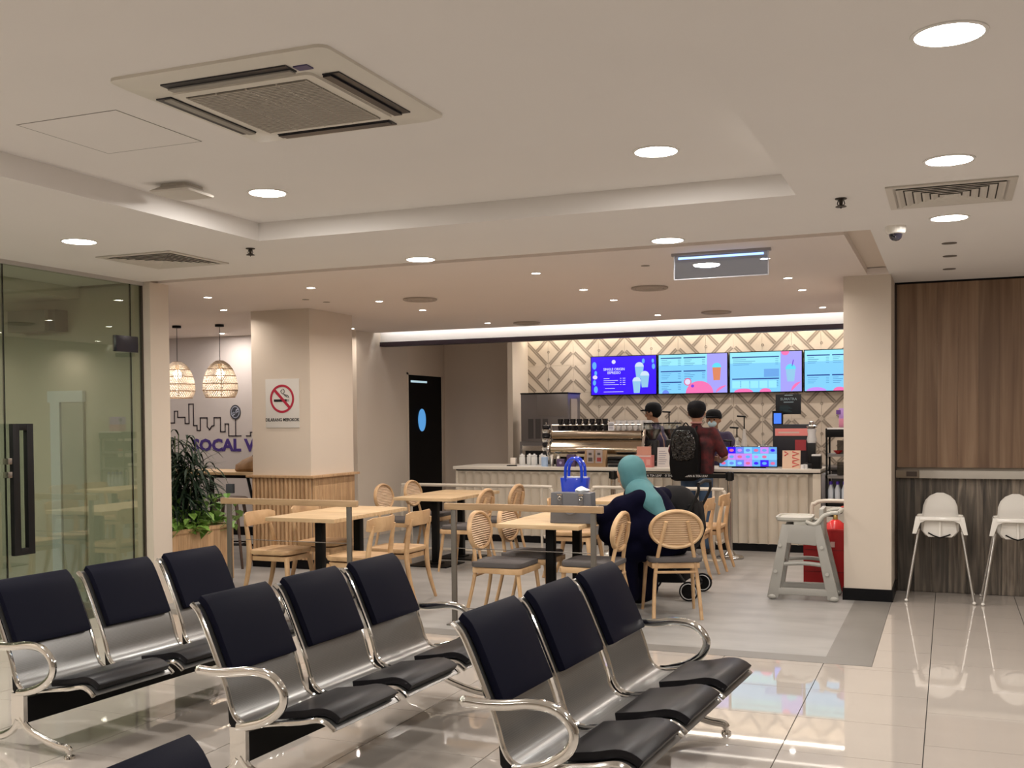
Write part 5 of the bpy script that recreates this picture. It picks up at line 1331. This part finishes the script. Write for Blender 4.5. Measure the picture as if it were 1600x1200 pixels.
def hand(wrist, d, palm_n, s=1.0, side=1, curl=.5):
    """palm + four fingers of different length + thumb from the side of the palm"""
    W = Vector(wrist); d = Vector(d).normalized(); n = Vector(palm_n).normalized(); n = (n - d * n.dot(d)).normalized(); a = d.cross(n) * side
    C_ = []
    for k, u in enumerate((-.028, -.010, .010, .027)):
        k0 = W + a * u * .6 * s; k1 = W + d * .085 * s + a * u * s
        C_.append((k0, k1, .013 * s, .0115 * s))
        L = (.060, .072, .075, .066)[k] * s
        k2 = k1 + (d * (1 - curl * .5) + n * curl * .6).normalized() * L * .55; k3 = k2 + (d * (1 - curl) + n * curl * 1.2).normalized() * L * .5
        C_ += [(k1, k2, .0105 * s, .009 * s), (k2, k3, .009 * s, .0075 * s)]
    t0 = W + d * .02 * s + a * .022 * s; t1 = t0 + (d * .6 + a * .8 + n * .2).normalized() * .042 * s; t2 = t1 + (d * .9 + a * .3 + n * .3).normalized() * .034 * s
    C_ += [(t0, t1, .014 * s, .011 * s), (t1, t2, .0105 * s, .0085 * s)]
    return C_
def head_balls(c, f, s=1.0):
    """skull, jaw, nose, ears: c centre, f facing direction"""
    c = Vector(c); f = Vector(f).normalized(); r = f.cross(Vector((0, 0, 1))).normalized(); up = r.cross(f)
    B = [(c + up * .02 * s, .095 * s, (1, 1, 1.08)), (c + f * .02 * s - up * .055 * s, .068 * s, (1, 1, 1.1)), (c + f * .045 * s - up * .085 * s, .035 * s, (1, 1, .9)),
         (c + f * .10 * s - up * .03 * s, .018 * s, (1, 1, 1.1)), (c + f * .093 * s + up * .0 * s, .013 * s, (1, 1, 1.6))]
    for q in (-1, 1): B.append((c + r * .093 * s * q - up * .01 * s, .024 * s, (.55, .8, 1.25)))
    return B
def face_bits(c, f, par, s=1.0, mouth=True):
    c = Vector(c); f = Vector(f).normalized(); r = f.cross(Vector((0, 0, 1))).normalized(); up = r.cross(f)
    e = MB(); b = MB()
    for q in (-1, 1):
        e.ball(c + f * .085 * s + r * .034 * s * q + up * .0, .0105 * s, 8, 6)
        b.tube([c + f * .092 * s + r * .018 * s * q + up * .022 * s, c + f * .086 * s + r * .052 * s * q + up * .024 * s], .004 * s, 5)
    e.build('eyes', mat('eye_dark', (.02, .015, .012), .2), par); b.build('eyebrows', mat('hair_black', (.004, .003, .003), .7, spec=.2), par)
    if mouth:
        m = MB().tube([c + f * .088 * s - r * .022 * s - up * .068 * s, c + f * .096 * s - up * .066 * s, c + f * .088 * s + r * .022 * s - up * .068 * s], .0055 * s, 6); m.build('mouth', mat('lips', (.30, .10, .08), .5), par)

# ---- seated woman in aqua hijab (local frame = world offset from her seat)
wm = thing('person', 'seated person in aqua hijab and navy robe leaning on the table, seen from behind', 'person', (-2.10, 8.52, 0))
O = Vector((-2.10, 8.52, 0))
def L(x, y, z): return Vector((x, y, z)) - O
hd = L(-2.49, 8.66, 1.125); fdir = Vector((-.93, .28, -.22))
hipc = L(-2.16, 8.53, .58); chest = L(-2.29, 8.58, .86); neck = L(-2.41, 8.63, 1.00)
shR = L(-2.22, 8.76, .95); shL = L(-2.33, 8.42, .95)
elL = L(-2.62, 8.36, .80); haL = L(-2.83, 8.50, .80); elR = L(-2.55, 8.86, .80); haR = L(-2.80, 8.80, .80)
kL = L(-2.50, 8.52, .53); kR = L(-2.42, 8.80, .53); fL = L(-2.52, 8.60, .05); fR = L(-2.42, 8.86, .05)
caps = [(hipc, chest, .12, .11), (chest, neck, .09, .05), (neck, hd, .048, .05), (shL, shR, .05, .05), (shL, elL, .045, .035), (elL, haL, .034, .024), (shR, elR, .045, .035), (elR, haR, .034, .024),
        (hipc, kL, .08, .06), (kL, fL, .05, .035), (hipc, kR, .08, .06), (kR, fR, .05, .035)]
caps += hand(haL, (-1, .35, -.1), (0, 0, -1), 1.0, 1, .6) + hand(haR, (-1, -.2, -.1), (0, 0, -1), 1.0, -1, .6)
body('body', caps, SKIN2, wm, .009, 2, head_balls(hd, fdir, 1.0)[:5])
face_bits(hd, fdir, wm)
NAVY = mat('navy_robe', (.0022, .0022, .0125), .9, spec=.1)
mid = (hipc + chest) / 2
caps = [(hipc + Vector((0, 0, .05)), mid, .225, .21), (mid, chest, .21, .185), (chest, neck - Vector((0, 0, .05)), .175, .12), ((chest + hipc) / 2, (elL + kL) / 2 + Vector((.08, 0, .02)), .19, .12), (chest, (shL + elL) / 2, .15, .10), ((elL + chest) / 2, (kL + elL) / 2, .13, .13), (shL, shR, .075, .075), (shL, elL, .078, .068), (elL, haL, .062, .05), (shR, elR, .078, .068), (elR, haR, .062, .05),
        (hipc, kL, .16, .125), (hipc, kR, .16, .125), (kL, kR, .12, .12), (kL, fL + Vector((0, 0, .10)), .12, .13), (kR, fR + Vector((0, 0, .10)), .12, .13), (fL + Vector((0, 0, .12)), fR + Vector((0, 0, .12)), .12, .12)]
o = body('robe', caps, NAVY, wm, .016, 12)
# keep the robe before the chair back, on top of the cushion and off the floor
cd_ = Vector((math.cos(PI - 1.18), math.sin(PI - 1.18), 0))
for v in o.data.vertices:
    q_ = v.co.dot(cd_)
    if v.co.z < .95 and q_ < -.13: v.co += cd_ * (-.13 - q_)
for v in o.data.vertices:
    if v.co.z < .012: v.co.z = .012
    if v.co.x > -.25 and abs(v.co.y) < .32 and v.co.z < .492 and v.co.x + .45 * v.co.y > -.18: v.co.z = max(v.co.z, .492) if v.co.z > .30 else v.co.z
AQUA = mat('aqua_hijab', (.070, .205, .225), .7, noise=((.055, .175, .195), 7, (1, 1, 1)))
f2 = fdir.normalized(); rgt = f2.cross(Vector((0, 0, 1))).normalized()
caps = [(hd - f2 * .035 + Vector((0, 0, .03)), hd - f2 * .05 - Vector((0, 0, .05)), .118, .112), (hd - f2 * .045 - Vector((0, 0, .05)), neck + Vector((.02, 0, .02)), .110, .10), (neck + Vector((.02, 0, 0)), neck + Vector((.05, -.03, -.04)), .12, .13),
        ]
o = body('hijab', caps, AQUA, wm, .010, 12, [(hd - f2 * .03 + Vector((0, 0, .045)), .118, (1, 1, 1))])
# draped end over the back: cloth falling from the neck to a point
nb = neck + Vector((.05, -.10, -.02))
body('hijab_drape', [(nb, nb + Vector((.12, -.07, -.07)), .125, .095), (nb + Vector((.12, -.07, -.07)), nb + Vector((.20, -.10, -.17)), .095, .06), (nb + Vector((.20, -.10, -.17)), nb + Vector((.245, -.11, -.27)), .06, .022)], AQUA, wm, .010, 14)
for q in (fL, fR): MB().ball(q + Vector((-.05, 0, -.005)), .045, 12, 8, (2.0, .9, .8)).build('shoe', BLACK, wm)
pp_ = thing('paper_sheet', 'folded white sheet of paper hanging from the lap of the seated person', 'paper', (-2.66, 8.42, .66), .3)
MB().box(-.07, .07, -.002, .002, -.0, .06, 0, Matrix.Rotation(-.55, 4, 'Y')).build('sheet', mat('paper_white', (.7, .7, .7), .6), pp_)

def standing(label, O, f, head_z, shirt, trousers, skin, handsL=None, handsR=None, cap=True, name='person', lean=0, shirt_len=.86, visor=False, elb=None):
    """standing figure, origin on the floor; f = facing angle"""
    t = thing('person', label, 'person', O, 0); F = Vector((math.cos(f), math.sin(f), 0)); R_ = Vector((math.sin(f), -math.cos(f), 0)); Z = Vector((0, 0, 1)); k = head_z / 1.75
    def P(r, a, z): return R_ * r * k + F * a * k + Z * z * k
    hc_ = P(0, .02 + lean, 1.645); nk = P(0, lean * .9, 1.50); ch = P(0, lean * .6, 1.27); wa = P(0, 0, 1.05); hp = P(0, 0, .93)
    arms = []; sleeves = []
    for s, hnd in ((-1, handsL), (1, handsR)):
        sh = P(s * .185, lean * .8, 1.42); hh = Vector(hnd[0]) - Vector(O) if hnd else P(s * .24, .12, .92)
        el = (sh + hh) / 2 + R_ * s * .10 - F * .06 - Z * .06
        if elb and s in elb: el = Vector(elb[s]) - Vector(O)
        arms += [(sh, el, .045, .036), (el, hh, .036, .025)]; sleeves += [(sh, sh + (el - sh) * .85, .068, .062)]
        arms += hand(hh, hnd[1] if hnd else (F * .5 - Z), hnd[2] if hnd else -R_ * s, 1.0, s, .5)
    legs = []; tr = []
    for s in (-1, 1):
        h_ = P(s * .095, 0, .90); kn = P(s * .105, .02, .49); an = P(s * .11, -.02, .08)
        legs += [(h_, kn, .075, .052), (kn, an, .050, .034)]; tr += [(h_, kn, .098, .07), (kn, an + Z * .03, .072, .058)]
    body('body', [(hp, wa, .11, .105), (wa, ch, .105, .11), (ch, nk, .10, .055), (nk, hc_, .052, .05), (P(-.16, lean * .8, 1.42), P(.16, lean * .8, 1.42), .05, .05)] + arms + legs, skin, t, .010, 2, head_balls(hc_, F, k))
    face_bits(hc_, F, t, k, mouth=False)
    bl = [(P(0, lean * .6, 1.25), .17 * k, (1.0 + .16 * abs(R_.x), 1.0 + .16 * abs(R_.y), 1.2)), (P(0, 0, 1.0), .155 * k, (1 + .12 * abs(R_.x), 1 + .12 * abs(R_.y), 1.1))]
    body('shirt', [(P(-.15, lean * .8, 1.40), P(.15, lean * .8, 1.40), .078, .078), (P(-.08, .0, shirt_len + .12), P(-.09, lean * .6, 1.28), .125, .125), (P(.08, 0, shirt_len + .12), P(.09, lean * .6, 1.28), .125, .125), (nk - Z * .06, nk - Z * .01, .08, .062)] + sleeves, shirt, t, .014, 3)
    body('trousers', [(P(-.07, 0, .93), P(.07, 0, .93), .115, .115)] + tr, trousers, t, .014, 2)
    for s in (-1, 1):
        c_ = P(s * .11, .05, .04); sh_ = MB().ball((0, 0, 0), .05, 12, 8, (2.3, .95, .8)); sh_.xf(Matrix.Translation(c_) @ Matrix.Rotation(f, 4, 'Z'))
        for v in sh_.bm.verts: v.co.z = max(v.co.z, .002)
        sh_.build('shoe', mat('shoe_dark', (.02, .018, .018), .5), t)
    hb2 = MB().ball(hc_ + Z * .03 * k - F * .012, .102 * k, 20, 12, (1, 1, 1.02))
    for v in list(hb2.bm.verts):
        d = v.co - hc_
        if d.dot(F) > .055 * k and d.z < .045 * k: v.co -= F * .035
        if d.z < -.06 * k: v.co.z = hc_.z - .06 * k
    hb2.build('hair', mat('hair_black', (.004, .003, .003), .7, spec=.2), t)
    if cap:
        cp = MB(); 
        rg = []
        for q, z in ((1.04, .02), (1.07, .05), (1.02, .09), (.80, .125), (.4, .142), (.05, .145)): rg.append(cp.ring(hc_ + Z * z * k, Vector((1, 0, 0)), Vector((0, 1, 0)), .103 * q * k, .103 * q * k, 22))
        cp.skin(rg)
        pts = [(.10 * math.cos(a) * k, .098 * math.sin(a) * k) for a in [-1.15 + 2.3 * i / 8 for i in range(9)]]; ptf = [(x + .075 * k * math.cos(a * .8) , y * .92) for (x, y), a in zip(pts, [-1.15 + 2.3 * i / 8 for i in range(9)])]
        poly = pts + list(reversed(ptf)); v0 = [cp.bm.verts.new(hc_ + F * x + R_ * y + Z * (.035 - .12 * max(0, x - .1)) * k) for x, y in poly]; v1 = [cp.bm.verts.new(v.co + Z * .012) for v in v0]; cp.skin([v0, v1])
        cp.build('cap', mat('cap_black', (.003, .003, .005), .75, spec=.2), t)
    return t, P, F, R_, hc_
RED = mat('red_plaid_shirt', (.10, .007, .010), .8, noise=((.025, .004, .007), 14, (1, 1, 1)))
JEAN = mat('blue_jeans', (.045, .085, .16), .8, noise=((.035, .07, .13), 8, (1, 1, 1)))
PURP = mat('purple_polo', (.030, .018, .055), .75)
cu, P_, F_, R2, hc2 = standing('customer in red plaid shirt, jeans and black cap standing at the counter with back turned', (-2.74, 12.40, 0), PI / 2 + .06, 1.76, RED, JEAN, SKIN,
    handsL=((-3.04, 12.80, 1.04), (-.2, .6, -.5), (0, 0, -1)), handsR=((-2.50, 12.62, 1.08), (-.4, .6, .2), (-1, 0, 0)), elb={-1: (-3.05, 12.46, 1.17), 1: (-2.41, 12.42, 1.14)})
MB().tube([hc2 + Vector((.06 * math.cos(a), .06 * math.sin(a) - .02, -.115)) for a in [k * PI / 8 for k in range(16)]], .012, 6, True).build('collar', mat('collar_pink', (.5, .25, .22), .7), cu)
b1, *_r1 = standing('barista in profile with black cap and purple shirt behind the coffee grinders', (-3.57, 13.82, 0), PI * .98, 1.77, PURP, BLACK, SKIN, handsL=((-3.84, 13.70, 1.16), (-1, .1, 0), (0, 0, -1)), handsR=((-3.84, 13.90, 1.16), (-1, 0, 0), (0, 0, -1)), lean=.04)
ap = MB().box(-.02, .02, -.16, .16, .70, 1.32, 0, Matrix.Translation((-.17, 0, 0))); ap.build('apron', BLACK, b1, bevel=.01)
b2_, P3_, F3, R3, hc3 = standing('barista facing us with grey cap, pale blue face mask and purple shirt', (-2.83, 13.86, 0), -PI / 2 - .1, 1.67, PURP, BLACK, SKIN, handsL=((-2.6, 13.62, 1.05), (-.3, -1, 0), (0, 0, -1)), handsR=((-3.0, 13.62, 1.05), (.3, -1, 0), (0, 0, -1)))
mk = MB(); mk.ball((0, 0, 0), .062, 14, 8, (.95, .75, .72)); mk.xf(Matrix.Translation(hc3 + F3 * .062 + Vector((0, 0, -.052)))); mk.build('face_mask', mat('mask_blue', (.40, .55, .62), .6), b2_)
# backpack on the customer
bp = thing('backpack', 'glossy black backpack worn by the customer in red plaid', 'backpack', (-2.83, 12.20, 1.17), .06)
m = MB(); rg = []
for z, w, d in ((-.30, .11, .07), (-.28, .155, .10), (-.1, .175, .12), (.08, .17, .115), (.22, .15, .095), (.30, .11, .07), (.335, .05, .04)):
    rg.append([m.bm.verts.new((u * w / .17 + .006 * math.sin(9 * z * 8 + k * 2), v * d / .12, z)) for k, (u, v) in enumerate(rrect(.17, .12, .06, 4))])
m.skin(rg); m.build('pack_body', mat('pack_black', (.0012, .0012, .0018), .7, spec=.15), bp)
m = MB(); rg = []; rq = random.Random(5)
for z, w, d in ((-.06, .08, .01), (-.03, .12, .03), (.08, .14, .04), (.20, .13, .035), (.28, .08, .02)):
    rg.append([m.bm.verts.new((w * math.cos(a) * (1 + rq.uniform(-.05, .05)), -.115 + d * math.sin(a) - rq.uniform(0, .014), z + rq.uniform(-.008, .008))) for a in [k * PI / 14 for k in range(28)]])
m.skin(rg); gm_ = mat('glossy_black_film', (.002, .002, .003), .16, bump=1.0, bscale=16, spec=.7)
for n_ in gm_.node_tree.nodes:
    if n_.type == 'BUMP': n_.inputs['Distance'].default_value = .09
    if n_.type == 'TEX_NOISE': n_.inputs['Distortion'].default_value = 1.5
m.build('glossy_pocket', gm_, bp)
for s in (-1, 1): MB().tube(cr([(s * .10, .08, .27), (s * .12, .17, .33), (s * .13, .28, .24)], 3), .016, 6).build('shoulder_strap', BLACK, bp)
MB().tube(cr([(-.04, .05, .32), (0, .05, .37), (.04, .05, .32)], 3), .008, 6).build('grab_handle', BLACK, bp)

# ================================================================== PUSHCHAIR
pu = thing('pushchair', 'black folding pushchair parked beside the seated person', 'pushchair', (-2.27, 9.45, 0))
FAB = mat('black_canopy_fabric', (.006, .006, .007), .85, spec=.2)
m = MB(); rows = []
for i in range(13):
    a = PI * i / 12; q = 1 - .035 * (i % 3 == 0)
    row_ = []
    for k in range(12):
        b_ = PI * k / 11
        row_.append(m.bm.verts.new((-.02 - .25 * q * math.cos(a) * (.35 + .65 * math.sin(b_)), .245 * -math.cos(b_), .70 + .30 * q * math.sin(a) * (.45 + .55 * math.sin(b_)))))
    rows.append(row_)
for i in range(12):
    for k in range(11): m.bm.faces.new((rows[i][k], rows[i][k + 1], rows[i + 1][k + 1], rows[i + 1][k]))
o = m.build('canopy', FAB, pu, ang=80); so = o.modifiers.new('s', 'SOLIDIFY'); so.thickness = .012
MB().prism([(-.24, .72), (.20, .85), (.23, .60), (.16, .42), (-.22, .36), (-.30, .48)], -.20, .20, 'xz').build('seat_body', FAB, pu, bevel=.03)
MB().prism([(-.28, .40), (.14, .42), (.10, .14), (-.24, .13)], -.19, .19, 'xz').build('basket', FAB, pu, bevel=.02)
BMT = BLACKM
for y in (-.25, .25):
    MB().tube([(-.30, y, .10), (.0, y, .45), (.22, y, .88)], .013, 8).build('frame_tube', BMT, pu)
    MB().tube([(.17, y, .10), (.08, y, .22), (-.12, y, .42)], .013, 8).build('frame_tube', BMT, pu)
    MB().tube(cr([(.20, y, .84), (.25, y, .95), (.25, y, 1.02)], 3), .013, 8).build('handle_arm', BMT, pu)
    for x in (-.30, .17):
        w = MB(); M = Matrix.Translation((x, y - (.03 if y < 0 else -.03), .085)) @ Matrix.Rotation(PI / 2, 4, 'X')
        w.lathe([(.085, -.015), (.085, .015)], seg=24).xf(M); wo = w.build('wheel', BLACK, pu)
        w = MB().tube([(.068 * math.cos(a), .068 * math.sin(a), .016) for a in [k * PI / 12 for k in range(24)]], .005, 6, True); w.xf(M); w.build('rim', mat('rim_grey', (.5, .5, .5), .4), wo)
MB().tube([(.25, -.25, 1.02), (.25, 0, 1.04), (.25, .25, 1.02)], .016, 8).build('handlebar', BLACK, pu)
MB().tube([(.17, -.28, .085), (.17, .28, .085)], .01, 6).tube([(-.30, -.28, .085), (-.30, .28, .085)], .01, 6).build('axle', BMT, pu)
